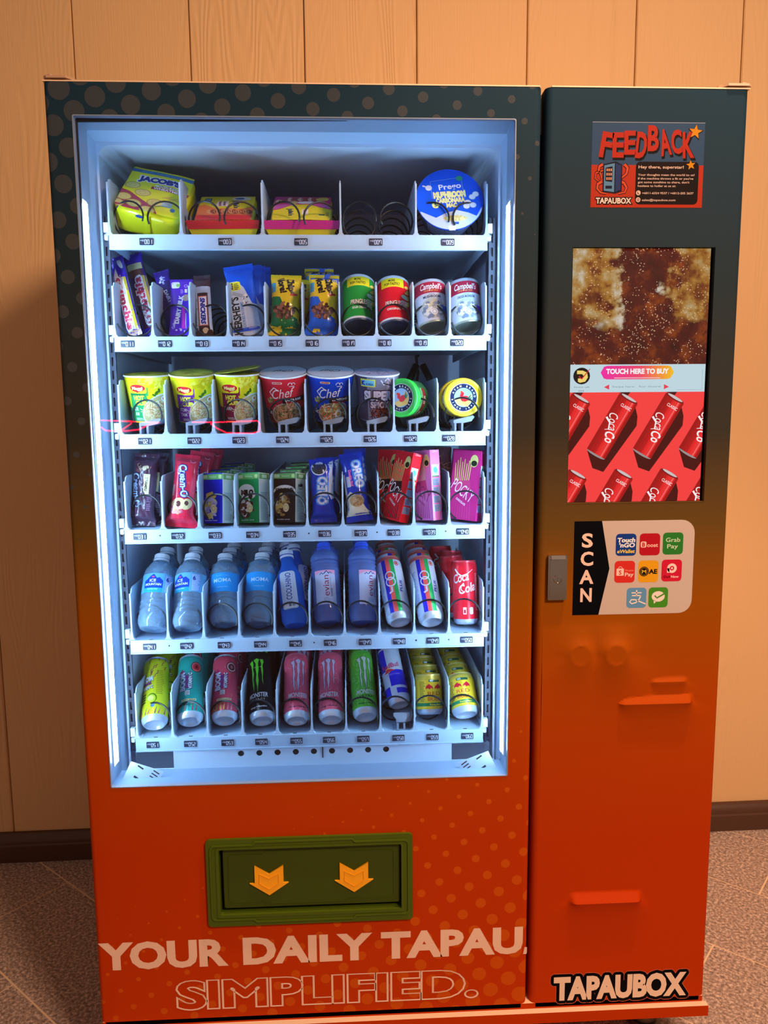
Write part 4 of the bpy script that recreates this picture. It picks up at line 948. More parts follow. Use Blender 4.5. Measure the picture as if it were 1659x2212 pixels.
# ---- bottles
def bottle(ps, prof, capr, capz, pet, capm, label, group, parts, liquid=None, cat='bottle'):
    t = begin('drink_bottle', label, cat, group, ps)
    MB().lathe(prof, 36).build('bottle_body', pet, t, smooth=50)
    if liquid is not None:
        H = liquid; P = [(max(0, r_-.0016), z+.0008) for r_, z in prof if z < H]; P.append((P[-1][0], H)); P.append((0, H)); P[0] = (0, P[0][1]); MB().lathe(P, 28).build('water', WATER, t, smooth=50)
    c = MB().lathe([(0, capz+.0145), (capr*.9, capz+.0145), (capr, capz+.013), (capr, capz), (capr*1.06, capz-.0005), (capr*1.06, capz-.003), (capr*.9, capz-.003)], 28)
    for k in range(28): c.box(capr-.0004, -.0006, capz+.001, capr+.0005, .0006, capz+.0125, Matrix.Rotation(2*pi*k/28, 4, 'Z'))
    c.build('bottle_cap', capm, t)
    for nm, art, R_, z0, z1 in parts: decal(nm, art, cyl_map(R_), t, PRINT, bounds=(-R_*2.0, R_*2.0, None, None), du=.0035, h0=.0004)
    return t
def ribbed(R0, H, ribs, neck, capr, base_r=.8):
    P = [(0, .006), (R0*.35, .004), (R0*base_r*.85, .0), (R0*base_r, .0005), (R0*.97, .010), (R0, .016)]
    for z in ribs: P += [(R0, z-.004), (R0*.925, z), (R0, z+.004)]
    P += [(R0, neck[0]), (R0*.93, neck[0]+(neck[1]-neck[0])*.3), (R0*.70, neck[0]+(neck[1]-neck[0])*.68), (capr*1.02, neck[1]), (capr*.95, H-.012), (capr*1.25, H-.0115), (capr*.9, H-.010), (capr*.88, H)]
    return P
im = ribbed(.0325, .164, (.030, .040, .050, .060), (.118, .150), .0150)
def ice(off, back=False):
    a = Art(); R2 = .064; a.rect(-R2, .070, R2, .112, (95, 165, 200), 0)
    a.poly([(off-.018, .070), (off+.022, .070), (off+.022, .096), (off+.014, .103), (off+.009, .101), (off+.002, .110), (off-.004, .106), (off-.012, .099), (off-.018, .096)], (25, 60, 165), 1)
    a.rect(off-.018, .070, off+.022, .080, (40, 150, 190), 1.5); a.ell(off+.001, .1035, .0030, .0018, (200, 70, 120), 2)
    a.text('ICE', off+.001, .0960, .0062, (220, 230, 245), 2, bold=.02, w=.013).text('MOUNTAIN', off+.002, .0875, .0052, (220, 230, 245), 2, bold=.02, w=.033).text('drinking water', off+.002, .0775, .003, (210, 235, 245), 2.5, w=.022)
    a.rect(off+.026, .0720, off+.046, .110, (110, 150, 205), 1).lines(off+.027, off+.045, .073, .109, 15, (190, 210, 240), 2, 3); a.text('6', off+.0315, .100, .0090, (25, 50, 130), 3, bold=.04); return a
ps = (.1103, .1240, .9205, 33, 1.9); t = bottle(ps, im, .0155, .150, PET, WHITEP, 'clear ribbed water bottle with a blue mountain label, leftmost on the fifth tray', G5, [('paper_label', ice(-.006), .0327, 0, 0)], .140)
queue(t, ps, 1, .078, 'clear ribbed water bottle with mountain label in the leftmost lane', dx=-.006, spins=(30,))
ps = (.1810, .1240, .9205, 33, -.7); t = bottle(ps, im, .0155, .150, PET, WHITEP, 'clear ribbed water bottle with a blue mountain label, second bottle from the left', G5, [('paper_label', ice(-.018), .0327, 0, 0)], .140)
queue(t, ps, 1, .078, 'clear ribbed water bottle with mountain label in the second lane', dx=-.008, spins=(40,))
mm_ = ribbed(.0312, .156, (.058,), (.112, .142), .0150)
a = Art(); a.rr(-.062, .064, .062, .1060, .004, (40, 150, 222), 0); a.text('MOMA', 0, .0895, .0085, (185, 215, 240), 1, w=.038, bold=.01).text('drinking water', 0, .0745, .0026, (165, 205, 235), 1, w=.022).text('hello i am', 0, .1000, .0024, (130, 190, 235), 1, w=.026)
ps = (.2524, .1491, .9200, 31, -2.9); t = bottle(ps, mm_, .0152, .142, PET, WHITEP, 'clear water bottle with a plain light blue label, third bottle from the left', G5, [('paper_label', a, .0314, 0, 0)], .130)
queue(t, ps, 2, .068, 'clear water bottle with plain light blue label in the third lane')
a = Art(); a.rr(-.062, .064, .062, .1060, .004, (40, 150, 222), 0); a.text('MOMA', .001, .0895, .0085, (185, 215, 240), 1, w=.038, bold=.01).text('drinking water', 0, .0745, .0026, (165, 205, 235), 1, w=.022)
ps = (.3227, .1507, .9200, 31, 1.6); t = bottle(ps, mm_, .0152, .142, PET, WHITEP, 'clear water bottle with a plain light blue label, beside the solid blue bottle', G5, [('paper_label', a, .0314, 0, 0)], .132)
queue(t, ps, 2, .068, 'clear water bottle with plain light blue label in the fourth lane')
cr = ribbed(.0268, .170, (), (.100, .140), .0140); a = Art(); a.rr(-.0190, .0300, .0160, .1140, .006, (185, 195, 210), 0)
a.text('COOLRHINO', -.0010, .0800, .0120, (60, 85, 150), 2, w=.060, bold=.03, rot=88).text('COOLRHINO', -.0010, .0800, .0120, (205, 212, 225), 1.5, w=.062, bold=.10, rot=88); a.rr(-.0150, .0325, .0120, .0450, .003, (225, 230, 235), 1).rect(-.004, .0350, .0010, .0430, (110, 140, 150), 2).rect(.003, .0350, .0090, .0430, (150, 165, 175), 2)
ps = (.4012, .1367, .9182, 33, -9.3); t = bottle(ps, cr, .0142, .156, PETB, WHITEP, 'deep blue plastic bottle with silver upright label and white cap', G5, [('paper_label', a, .0270, 0, 0)])
queue(t, ps, 2, .066, 'deep blue plastic bottle with white cap', dx=.004, rolls=(3, -8, 0, 0), spins=(60, 100))
ev = ribbed(.0305, .176, (.118, .126, .134), (.140, .160), .0140, .85)
def evi(off, wid):
    a = Art(); a.rect(off-wid, .034, off+.022, .1080, (196, 205, 228), 0); a.rect(off-wid, .098, off+.022, .1080, (235, 165, 195), 1)
    a.poly([(off-wid, .098), (off-.010, .1035), (off+.004, .1050), (off+.022, .098)], (196, 205, 228), 1.5); a.line([(off-.012, .0985), (off-.008, .1025), (off-.004, .0985)], .0016, (35, 50, 100), 2).line([(off-.003, .1000), (off+.003, .1060), (off+.007, .1010)], .0020, (35, 50, 100), 2).line([(off+.007, .1000), (off+.0105, .1035), (off+.014, .1000)], .0016, (35, 50, 100), 2)
    a.text('evian', off, .0740, .0135, (150, 45, 80), 2, w=.045, bold=.0, rot=90).lines(off+.0095, off+.016, .050, .090, 1, (150, 160, 190), 1).text('natural mineral water', off+.0100, .0750, .0024, (90, 80, 130), 2, w=.034, rot=90); a.lines(off-.006, off+.008, .0400, .0500, 3, (150, 165, 200), 2, 2); return a
ps = (.4702, .1605, .9170, 26, -4.0); t = bottle(ps, ev, .0142, .160, PETE, BLUEP, 'pale blue mineral water bottle with blue cap, white label facing front', G5, [('paper_label', evi(.001, .024), .0307, 0, 0)], .105)
queue(t, ps, 1, .070, 'pale blue mineral water bottle with blue cap, left lane')
ps = (.5440, .1548, .9170, 26, -.5); t = bottle(ps, ev, .0142, .160, PETE, BLUEP, 'pale blue mineral water bottle with blue cap, white label turned to the right', G5, [('paper_label', evi(.017, .024), .0307, 0, 0)], .105)
queue(t, ps, 1, .070, 'pale blue mineral water bottle with blue cap, right lane')

# ---- tins on the second tray
G2 = 'snack bars and small tins on the second tray'
def tube_can(ps, bodyc, dark, art, label, L=.106, r=.0325, endm=None, tilt=None):
    t = begin('snack_tube', label, 'can', G2, ps)
    MB().lathe([(r, .003), (r, L-.003)], 40).build('can_body', pm('t', bodyc, .4), t, smooth=60)
    MB().lathe([(0, .006), (r*.90, .006), (r*.93, .0005), (r*.98, 0), (r*1.015, .001), (r*1.015, .0035), (r, .0045)], 40).build('can_bottom', endm or DARKEND, t, smooth=50)
    MB().lathe([(r, L-.004), (r*1.02, L-.004), (r*1.03, L+.001), (r*.98, L+.003), (r*.93, L), (0, L)], 40).build('can_lid', WHITEP if endm is None else ALU, t, smooth=50)
    decal('printed_label', art, cyl_map(r), t, PRINT, bounds=(-r*1.9, r*1.9, .004, L-.004), du=.0035); return t
DARKEND = mat('dark_tin_end', (70, 80, 100), .35, .5); GOLDEND = mat('pale_gold_tin', (170, 172, 150), .35, .6)
def chips(c0, c1, sub, off):
    a = Art(); a.rect(-.062, .004, .062, .102, c0, 0); a.rect(-.062, .004, .062, .0085, (215, 220, 225), 1)
    a.rect(off-.030, .0810, off+.020, .1020, (225, 215, 40), 1).text('MORE', off-.006, .0965, .0050, (40, 60, 30), 2, w=.013, bold=.03).text('POP-TASTIC!', off-.006, .0885, .0060, (40, 60, 30), 2, w=.032, bold=.03)
    for i in range(7): a.ell(off+.030+(i % 2)*.006, .045+i*.007, .009, .0035, (230, 215, 120), 1+i*.03, rot=20)
    a.text('PRINGLES', off-.004+.0008, .0430-.0008, .0105, (90, 15, 25), 2, w=.034, bold=.05); a.text('PRINGLES', off-.004, .0430, .0105, (240, 235, 225), 3, w=.034, bold=.02)
    a.text(sub, off-.004, .0290, .0050, (240, 240, 235), 2, w=.028, bold=.03); a.lines(off+.013, off+.030, .030, .052, 7, (235, 240, 235), 2, 4); a.ell(off+.022, .060, .009, .0055, (180, 220, 200), 1.5); return a
ps = (.5431, .170, 1.5300, 27, 0); tube_can(ps, (40, 150, 60), 1, chips((40, 150, 60), 1, 'SOUR CREAM', .004), 'small green snack tube with yellow top band and dark base')
ps = (.6159, .170, 1.5270, 27, -.7); tube_can(ps, (215, 30, 45), 1, chips((215, 30, 45), 1, 'ORIGINAL', .002), 'small red snack tube with yellow top band and dark base')
def soup(sub, off, spc):
    a = Art(); a.rect(-.062, .004, .062, .096, (205, 212, 222), 0).rect(-.062, .0640, .062, .096, (165, 38, 62), 1)
    a.text('Campbell\'s', off, .0790, .0130, (240, 235, 240), 2, w=.047, bold=.015, shear=.25).text('CONDENSED SOUP', off, .0690, .0032, (225, 160, 90), 2, w=.030, bold=.02); a.text(sub, off, .0560, .0055, (40, 60, 95), 2, w=.036, bold=.03).text('CREAM OF', off, .0610, .0026, (40, 60, 95), 2, w=.012)
    a.ell(off, .030, .026, .022, (185, 190, 175), 1); a.food(off, .028, .024, .020, [(225, 228, 225), (150, 155, 165), (205, 200, 160), (120, 130, 150), (230, 225, 190)], 70, .005, 1.2, 7); a.ell(off+.002, .022, .0070, .0060, (235, 238, 240), 3).ring(off+.002, .022, .0035, .0045, (130, 140, 160), 3.2, 14)
    a.rect(off+.020, .018, off+.034, .036, spc, 3.5); return a
ps = (.6967, .170, 1.5290, 20, -4.9); tube_can(ps, (205, 212, 222), 1, soup('MUSHROOM', -.001, (50, 90, 190)), 'soup tin with dark red top and mushroom picture, left of its twin', L=.092, endm=GOLDEND)
ps = (.7672, .170, 1.5290, 20, -4.7); tube_can(ps, (205, 212, 222), 1, soup('CHICKEN MUSHROOM', -.002, (110, 60, 200)), 'soup tin with dark red top and purple corner tab, rightmost on the second tray', L=.094, endm=GOLDEND)

# ---- pillow packs
def pillow(t, W_, H, D, c, art, flare=.0, seal=.010, crumple=.0011, seed=1, m=None, name='wrapper'):
    def ends(v):
        e = min(v, H-v); return 0 if e <= seal else min(1, (e-seal)/.022)
    def wid(v):
        e = ends(v); return (W_/2)*(1+(.10+(flare if v < H/2 else 0))*(1-e)**1.5)
    def dep(u, v):
        e = ends(v); w_ = W_/2; x = min(1, abs(u)/w_); k = (e*(2-e))**.5 if e > 0 else 0
        n = noise.noise(Vector((u*75+seed*7, v*38, seed)))+.6*noise.noise(Vector((u*190, v*90+seed*3, 3)))
        return .0004+D/2*k*(1-x**3)**.5 + (1-x**4)*crumple*n*(1.5-.6*k)
    def f(u, v, h): return Vector((u*wid(v)/(W_/2), -dep(u, v)-h, v))
    nx, nz = 16, 30; V, F = [], []
    for s_ in (-1, 1):
        for j in range(nz+1):
            for i in range(nx+1):
                u, v = -W_/2+W_*i/nx, H*j/nz; p = f(u, v, 0)
                if s_ > 0: p.y = -p.y
                z = p.z
                if j in (0, nz): z += (.0008 if i % 2 else -.0008)
                V.append((p.x, p.y, z))
    o = (nx+1)*(nz+1)
    for j in range(nz):
        for i in range(nx):
            a_ = j*(nx+1)+i; F.append((a_, a_+1, a_+nx+2, a_+nx+1)); F.append((o+a_, o+a_+nx+1, o+a_+nx+2, o+a_+1))
    for j in range(nz):
        for i in (0, nx):
            a_ = j*(nx+1)+i; F.append((a_, a_+nx+1, o+a_+nx+1, o+a_))
    for i in range(nx):
        F.append((i, i+1, o+i+1, o+i)); a_ = nz*(nx+1)+i; F.append((a_, a_+1, o+a_+1, o+a_))
    mesh_obj(name, V, F, pm('w', c, .26, coat=.4) if m is None else m, t, smooth=60)
    decal('printed_artwork', art, f, t, PFOIL, bounds=(-W_/2, W_/2, 0, H), du=.0035, dv=.006)
def bar(ps, W_, H, D, c, art, label, group, **k):
    nm = k.pop('nm', 'snack_bar'); t = begin(nm, label, k.pop('cat', 'snack'), group, ps); pillow(t, W_, H, D, c, art, **k); return t
def sp(a, st, cx, z, h, c, w, edge=None, rot=90, l=2, bold=.05, shear=0):
    if edge: a.text(st, cx, z, h, edge, l-.3, w=w, bold=bold+.10, rot=rot, shear=shear)
    a.text(st, cx, z, h, c, l, w=w, bold=bold, rot=rot, shear=shear)
PU = (60, 25, 165)
a = Art(); a.rect(-.014, 0, .014, .165, (215, 200, 190), 0); a.rect(-.014, .120, .014, .165, PU, 1).rect(.006, .012, .014, .120, (200, 180, 40), 1); a.rect(-.014, 0, .014, .010, (190, 150, 130), 1.2); a.poly([(-.014, .118), (-.004, .140), (-.001, .118)], (225, 215, 200), 2).ell(.006, .148, .004, .011, W, 2, rot=15).ell(-.008, .150, .002, .009, (160, 160, 240), 2)
sp(a, 'crunchie', -.002, .066, .0135, (205, 45, 80), .105, W, -90); ps = (.0970, .150, 1.5150, 12, -14.4)
bar(ps, .027, .166, .016, PU, a, 'long gold and purple chocolate bar with red lettering, front left on the second tray', G2, seal=.007, seed=3)
a = Art(); a.rect(-.019, 0, .019, .185, (75, 35, 60), 0); a.rect(-.019, .160, .019, .185, PU, 1).rect(-.019, 0, .019, .014, PU, 1).rect(-.015, .146, .015, .160, (205, 195, 140), 1).rect(.008, .02, .019, .130, (205, 165, 70), 1).rect(-.015, .130, .010, .146, (110, 60, 50), 1)
sp(a, 'crunchie', -.001, .075, .0150, (165, 25, 60), .105, (200, 200, 205), 90); ps = (.1223, .190, 1.5200, 18, -16.2)
bar(ps, .036, .186, .016, PU, a, 'wider brown and purple chocolate bar standing behind the gold one at left', G2, seal=.007, seed=5)
PV = (85, 35, 185)
def dairy():
    a = Art(); a.rect(-.021, 0, .021, .125, PV, 0); a.rr(-.0180, .100, -.002, .1150, .004, (225, 235, 225), 1).ell(-.005, .1065, .004, .004, (140, 210, 110), 1.5).ring(.010, .1050, .0025, .0035, (200, 180, 240), 1, 12)
    sp(a, 'DAIRY MILK', -.0030, .0530, .0085, W, .060, None, 82); sp(a, 'Cadbury', -.0125, .0230, .0060, (225, 215, 245), .020, None, 82, bold=.0); a.rect(.003, .012, .009, .060, (215, 40, 170), 1).rect(.0105, .012, .0115, .045, W, 1).ell(.011, .0790, .008, .007, (190, 150, 130), 1, rot=30).lines(.0, .006, .088, .098, 4, (180, 160, 225), 1).rect(.008, .090, .013, .098, (225, 220, 200), 1); a.food(.0, .010, .014, .004, [W, (180, 160, 230)], 9, .002, 1.2, 4); return a
ps = (.1864, .150, 1.5155, 20, -1.3); bar(ps, .042, .122, .010, PV, dairy(), 'purple milk chocolate bar with sloping top in front of its darker twin', G2, seal=.004, crumple=.0006, seed=6)
a = Art(); a.rect(-.014, 0, .014, .146, (50, 22, 95), 0); a.rect(-.014, .118, .014, .146, (60, 25, 130), 1); sp(a, 'DAIRY', .003, .0830, .0070, (215, 210, 240), .030, None, -80); a.food(-.002, .122, .007, .010, [(170, 160, 210), W], 14, .003, 1.2, 8)
ps = (.1712, .182, 1.5215, 20, -15.6); bar(ps, .030, .146, .010, (55, 25, 110), a, 'dark purple chocolate bar leaning left behind the purple milk bar', G2, seal=.006, seed=7)
a = Art(); SN = (60, 30, 32); a.rect(-.016, 0, .016, .130, SN, 0); a.rect(-.016, .010, -.010, .090, (175, 185, 200), 1).rect(.0105, .010, .016, .095, (175, 185, 200), 1); a.rect(-.016, .090, .016, .104, (165, 175, 190), 1).rect(-.0085, .0200, .0085, .0830, (215, 130, 110), 1.4).rect(-.0070, .0220, .0070, .0810, (235, 238, 245), 1.8)
sp(a, 'SNICKERS', 0, .0515, .0090, (35, 35, 150), .054, None, -90, 3, bold=.06, shear=.15); a.ell(.002, .0110, .006, .005, (225, 200, 160), 2, rot=30)
ps = (.2347, .150, 1.5135, 18, -4.2); bar(ps, .031, .131, .014, (60, 34, 36), a, 'slim brown and silver nut bar with upright white lettering panel', G2, seed=9)
def hersh():
    HB = (15, 85, 215); a = Art(); a.rect(-.028, 0, .028, .150, (200, 212, 228), 0); a.rect(-.028, .115, .028, .150, HB, 1); a.poly([(-.006, .116), (.028, .116), (.028, .062), (.018, .066), (.006, .100)], HB, 1.2); a.rr(-.026, .096, .000, .1140, .003, (225, 225, 40), 2); sp(a, '25%', -.0190, .105, .0080, (40, 50, 60), .015, None, -90, 3); a.lines(-.013, -.003, .098, .112, 4, (60, 80, 60), 3)
    sp(a, 'HERSHEY\'S', -.0160, .0440, .0150, (28, 28, 38), .076, None, 90, 2, bold=.04); sp(a, 'COOKIES N CREME', -.0030, .0420, .0058, (70, 130, 205), .056, None, 90, 2, bold=.02)
    a.poly([(-.020, .088), (-.016, .0945), (.003, .086), (.0, .079)], (170, 180, 195), 2).food(.006, .076, .006, .010, [(60, 70, 90), W, (150, 160, 180)], 18, .002, 2.2, 3).lines(.004, .026, .008, .058, 16, (170, 190, 220), 1.5, 2); return a
ps = (.3200, .150, 1.5135, 15, -8.5); t = bar(ps, .054, .150, .010, (15, 85, 215), hersh(), 'blue and white cookie chocolate bar with yellow tag, at front of its lane', G2, seal=.012, crumple=.0006, seed=11)
queue(t, (.3240, .152, 1.5140, 15, -7), 3, .017, 'blue and white cookie chocolate bar', dx=.006, dz=.001, rolls=(1, 1, 2, 0))
def cookies(c0, flip):
    a = Art(); a.rect(-.029, 0, .029, .128, (225, 195, 30), 0); a.poly([(-.029, 0), (.029, 0), (.029, .030), (.006, .040), (-.010, .075), (-.029, .078)], c0, 1); a.poly([(-.029, 0), (-.010, 0), (-.004, .012), (-.029, .018)], (225, 195, 30) if flip else c0, 1.4)
    a.food(-.002, .046, .021, .017, [(105, 60, 45), (75, 40, 32), (150, 95, 75), (60, 30, 26)], 60, .005, 1.8, 5); a.rr(-.027, .086, -.019, .106, .001, (60, 150, 190), 2)
    sp(a, 'Chips', .012, .1000, .0130, (35, 25, 20), .036, None, -78, 3, bold=.06); sp(a, 'More!', -.006, .1020, .0130, (35, 25, 20), .036, None, -78, 3, bold=.06); a.line([(.010, .079), (.024, .082)], .004, (205, 40, 40), 3); return a
CG, CBL = (20, 110, 60), (25, 95, 215)
ps = (.3929, .150, 1.5135, 15, 1.7); t = bar(ps, .056, .128, .034, (205, 178, 40), cookies(CG, True), 'green and yellow chocolate chip cookie pack, front of its lane', G2, nm='cookie_pack', flare=.14, seed=13); queue(t, ps, 1, .045, 'green and yellow chocolate chip cookie pack', dx=.014, rolls=(4, 0, 0, 0))
ps = (.4689, .150, 1.5135, 15, 2.0); t = bar(ps, .056, .130, .034, (60, 100, 200), cookies(CBL, False), 'blue and yellow chocolate chip cookie pack with flared base, front of its lane', G2, nm='cookie_pack', flare=.22, seed=15)
ps = (.4589, .200, 1.5240, 20, 1.0); queue(t, ps, 1, .010, 'tall blue and yellow cookie pack poking up', dz=.017, rolls=(0, 0, 0, 0))

# ---- fourth tray packs
G4 = 'cookie bars and boxes on the fourth tray'
a = Art(); c0 = (70, 40, 62); a.rect(-.024, 0, .024, .150, c0, 0)
def creamo(a, cx, z, w_, c, e, rot=-84): sp(a, 'Cream-O', cx, z, .0150, c, w_, e, rot, 3, bold=.03, shear=.1)
creamo(a, -.012, .072, .070, (170, 195, 225), (25, 25, 55), -82); a.poly([(.0, .105), (.013, .105), (.013, .062), (.008, .060), (.002, .070)], (225, 215, 160), 2); sp(a, 'TIRAMISU', .0065, .084, .0048, (60, 40, 30), .028, None, -90, 3); a.poly([(-.020, .040), (-.016, .046), (-.012, .043), (-.014, .036), (-.020, .024)], (220, 70, 100), 2); a.lines(.010, .020, .030, .066, 10, (150, 120, 150), 1, 4); a.food(-.004, .118, .014, .010, [(200, 180, 140), (50, 25, 30), (110, 70, 70)], 14, .005, 1, 5)
ps = (.0899, .150, 1.1335, 15, 3.9); t = bar(ps, .047, .150, .030, c0, a, 'dark plum cookie pack, leftmost on the fourth tray', G4, nm='cookie_pack', flare=.15, crumple=.0016, seed=17); queue(t, ps, 1, .048, 'dark plum cookie pack at far left of fourth tray', dx=.008)
a = Art(); c0 = (200, 30, 60); a.rect(-.024, 0, .024, .150, c0, 0); creamo(a, .0, .094, .066, (205, 225, 245), (30, 35, 110), -82); a.ell(-.006, .046, .014, .012, (225, 205, 140), 2, rot=20).ell(.010, .046, .010, .012, (225, 205, 150), 2.1, rot=-30).ell(-.006, .046, .0045, .006, (90, 50, 50), 3).ell(.010, .048, .004, .005, (80, 45, 45), 3).food(-.006, .034, .012, .006, [(230, 180, 80), (220, 150, 160), (190, 90, 100)], 14, .005, 1.6, 3); a.ring(.013, .138, .005, .006, (240, 170, 180), 2, 16, 30, 330); a.rect(-.022, .062, -.017, .085, (190, 150, 150), 2)
ps = (.1738, .128, 1.1320, 15, 5.5); t = bar(ps, .046, .150, .028, c0, a, 'crimson cookie pack with flared end hanging over the tray front', G4, nm='cookie_pack', flare=.42, crumple=.0014, seed=19); queue(t, (.1745, .135, 1.1335, 17, 8), 2, .050, 'crimson cookie pack behind the overhanging one', dx=.012, dz=.004)
OB = (20, 50, 175)
def oreo(bw, off, second):
    a = Art(); a.rect(-.024, 0, .024, .150, OB, 0)
    if not second:
        a.ell(-.004, .112, .016, .016, (205, 212, 225), 1).ell(-.004, .112, .0145, .0135, (35, 30, 38), 1.5); [a.ring(-.004, .112, q_, q_+.0008, (80, 75, 85), 2, 18) for q_ in (.006, .010)]; a.poly([(.012, .125), (.018, .110), (.012, .060), (.018, .045), (.024, .050), (.024, .130)], (215, 222, 235), 1)
        sp(a, 'OREO', .0, .064, .0190, (215, 225, 240), .056, (60, 140, 225), 86, 3, bold=.05)
    else:
        a.poly([(-.024, .050), (-.012, .062), (.006, .050), (.016, .024), (.024, .012), (-.024, .012)], (225, 220, 190), 1).ell(.0, .042, .015, .013, (190, 160, 110), 1.5).food(.0, .042, .013, .011, [(160, 120, 80), (205, 175, 125)], 30, .003, 1.7, 4); a.rect(-.024, .03, -.018, .10, (210, 215, 215), 1.2)
        sp(a, 'OREO', .010, .098, .0170, (215, 225, 240), .056, (60, 140, 225), -86, 3, bold=.05); sp(a, 'Double Stuf', -.006, .090, .0055, (240, 110, 170), .034, None, -86, 3); a.rr(-.016, .072, -.008, .094, .001, (190, 200, 215), 2.5)
    return a
ps = (.4646, .150, 1.1340, 15, -2.5); t = bar(ps, .046, .134, .036, OB, oreo(0, 0, False), 'blue cookie pack with dark cookie and large upright lettering', G4, nm='cookie_pack', flare=.10, seed=21); queue(t, ps, 1, .060, 'blue cookie pack with dark cookie picture', dx=.012)
ps = (.5396, .150, 1.1350, 15, -7.5); t = bar(ps, .044, .146, .034, OB, oreo(0, 0, True), 'blue cookie pack with golden cookie, tilted left in its lane', G4, nm='cookie_pack', flare=.18, seed=23); queue(t, ps, 1, .055, 'blue cookie pack with golden cookie', dx=.002, dz=.006, rolls=(3, 0, 0, 0))

# ---- boxes
def carton(ps, W_, D, H, cf, front, sidea, topc, label, group, sidec=(220, 222, 205), nm='cereal_box', cat='box', topart=None):
    t = begin(nm, label, cat, group, ps); b = MB().box(-W_/2, -D/2, 0, W_/2, D/2, H)
    o = b.build('carton', [pm('b', cf, .4), pm('b', sidec, .4), pm('b', topc, .4)], t)
    for p in o.data.polygons: p.material_index = 2 if abs(p.normal.z) > .5 else (1 if abs(p.normal.x) > .5 else 0)
    MB().box(-W_/2+.001, -D/2-.0004, H-.006, W_/2-.001, -D/2+.004, H+.0003).box(-W_/2, -D/2, H, W_/2, D/2, H+.0005).build('lid_flap', pm('b', topc, .4), t)
    decal('front_print', front, lambda u, v, h: Vector((u, -D/2-.0004-h, v)), t, PRINT, bounds=(-W_/2, W_/2, 0, H), h0=.0001)
    decal('side_print', sidea, lambda u, v, h: Vector((W_/2+h, u, v)), t, PRINT, bounds=(-D/2, D/2, 0, H), h0=.0001)
    if topart: decal('top_print', topart, lambda u, v, h: Vector((u, v, H+.0005+h)), t, PRINT, h0=.0001)
    return t
def cereal(cf, name_, foodc, tc, seed):
    a = Art(); a.rect(-.030, 0, .030, .104, cf, 0).rect(-.030, .0900, .030, .101, (110, 175, 95), 1).rr(-.027, .0925, -.012, .0990, .001, (190, 225, 180), 2).ell(.020, .0955, .004, .004, (200, 230, 150), 2).text('WholeGrain', .002, .0955, .003, (230, 245, 220), 2, w=.018)
    if name_ == 'MILO': a.ell(-.004, .066, .019, .014, (225, 230, 225), 1).ell(.008, .058, .010, .008, (225, 230, 225), 1); a.text(name_, -.002, .063, .0100, (50, 30, 25), 2, w=.028, bold=.08)
    elif name_: a.ell(0, .064, .026, .013, (235, 238, 235), 1).ell(0, .060, .025, .010, cf, 1.3); a.text(name_, 0, .066, .0095, (40, 30, 30), 2, w=.042, bold=.06)
    a.food(-.004, .036, .017, .026, foodc, 50, .006, 2.5, seed); a.ell(.004, .030, .007, .009, (235, 225, 170), 3.6).ring(.004, .030, .004, .005, (190, 160, 90), 4, 14)
    a.text('breakfast cereal', -.002, .006, .0028, W, 3, w=.03); s_ = Art(); s_.rect(-.0175, 0, .0175, .104, (215, 218, 200), 0).rect(-.0175, .0900, .0175, .101, (110, 175, 95), 1).rr(-.008, .0925, .010, .0990, .001, (200, 230, 190), 2).lines(-.014, .014, .006, .064, 20, (150, 155, 150), 1, seed)
    if name_ == 'KOKO KRUNCH': s_.line([(-.010, .074), (-.005, .069), (.005, .069), (.010, .074)], .0012, (40, 40, 45), 2).food(0, .0765, .009, .002, [(40, 40, 45)], 16, .0025, 2, 3)
    t_ = Art(); t_.rect(-.028, -.0165, .028, .0165, tc, 0).rect(-.026, -.004, -.006, .013, (190, 50, 70), 1).food(.012, 0, .012, .009, [(225, 225, 215), (170, 150, 110)], 12, .0035, 1.2, seed)
    return a, s_, t_
def cbox(ps, cf, nm, fc, seed, label, n, H, what, dx=.004):
    f_, s_, t_ = cereal(cf, nm, fc, cf, seed); t = carton(ps, .052, .040, H, cf, f_, s_, cf, label, G4, topart=t_)
    if n: queue(t, ps, n, .056, what, dx=dx+.004, dz=.003)
cbox((.2440, .165, 1.1335, 9, .5, -27), (25, 30, 170), '', [(200, 195, 215), (225, 205, 120), (160, 150, 200), (210, 180, 90)], 3, 'royal blue cereal box with pale side, left of the green box', 3, .103, 'royal blue cereal box')
cbox((.3191, .165, 1.1335, 9, -.5, -27), (20, 140, 70), 'MILO', [(70, 45, 40), (110, 75, 60), (225, 225, 220)], 5, 'green cereal box with white logo blob, between the blue and brown boxes', 0, .103, '')
cbox((.3920, .165, 1.1335, 9, 1.2, -27), (55, 38, 35), 'KOKO KRUNCH', [(215, 190, 110), (90, 60, 45), (225, 225, 200), (170, 140, 80)], 7, 'dark brown cereal box with rounded white banner, front of four', 3, .103, 'dark brown cereal box')
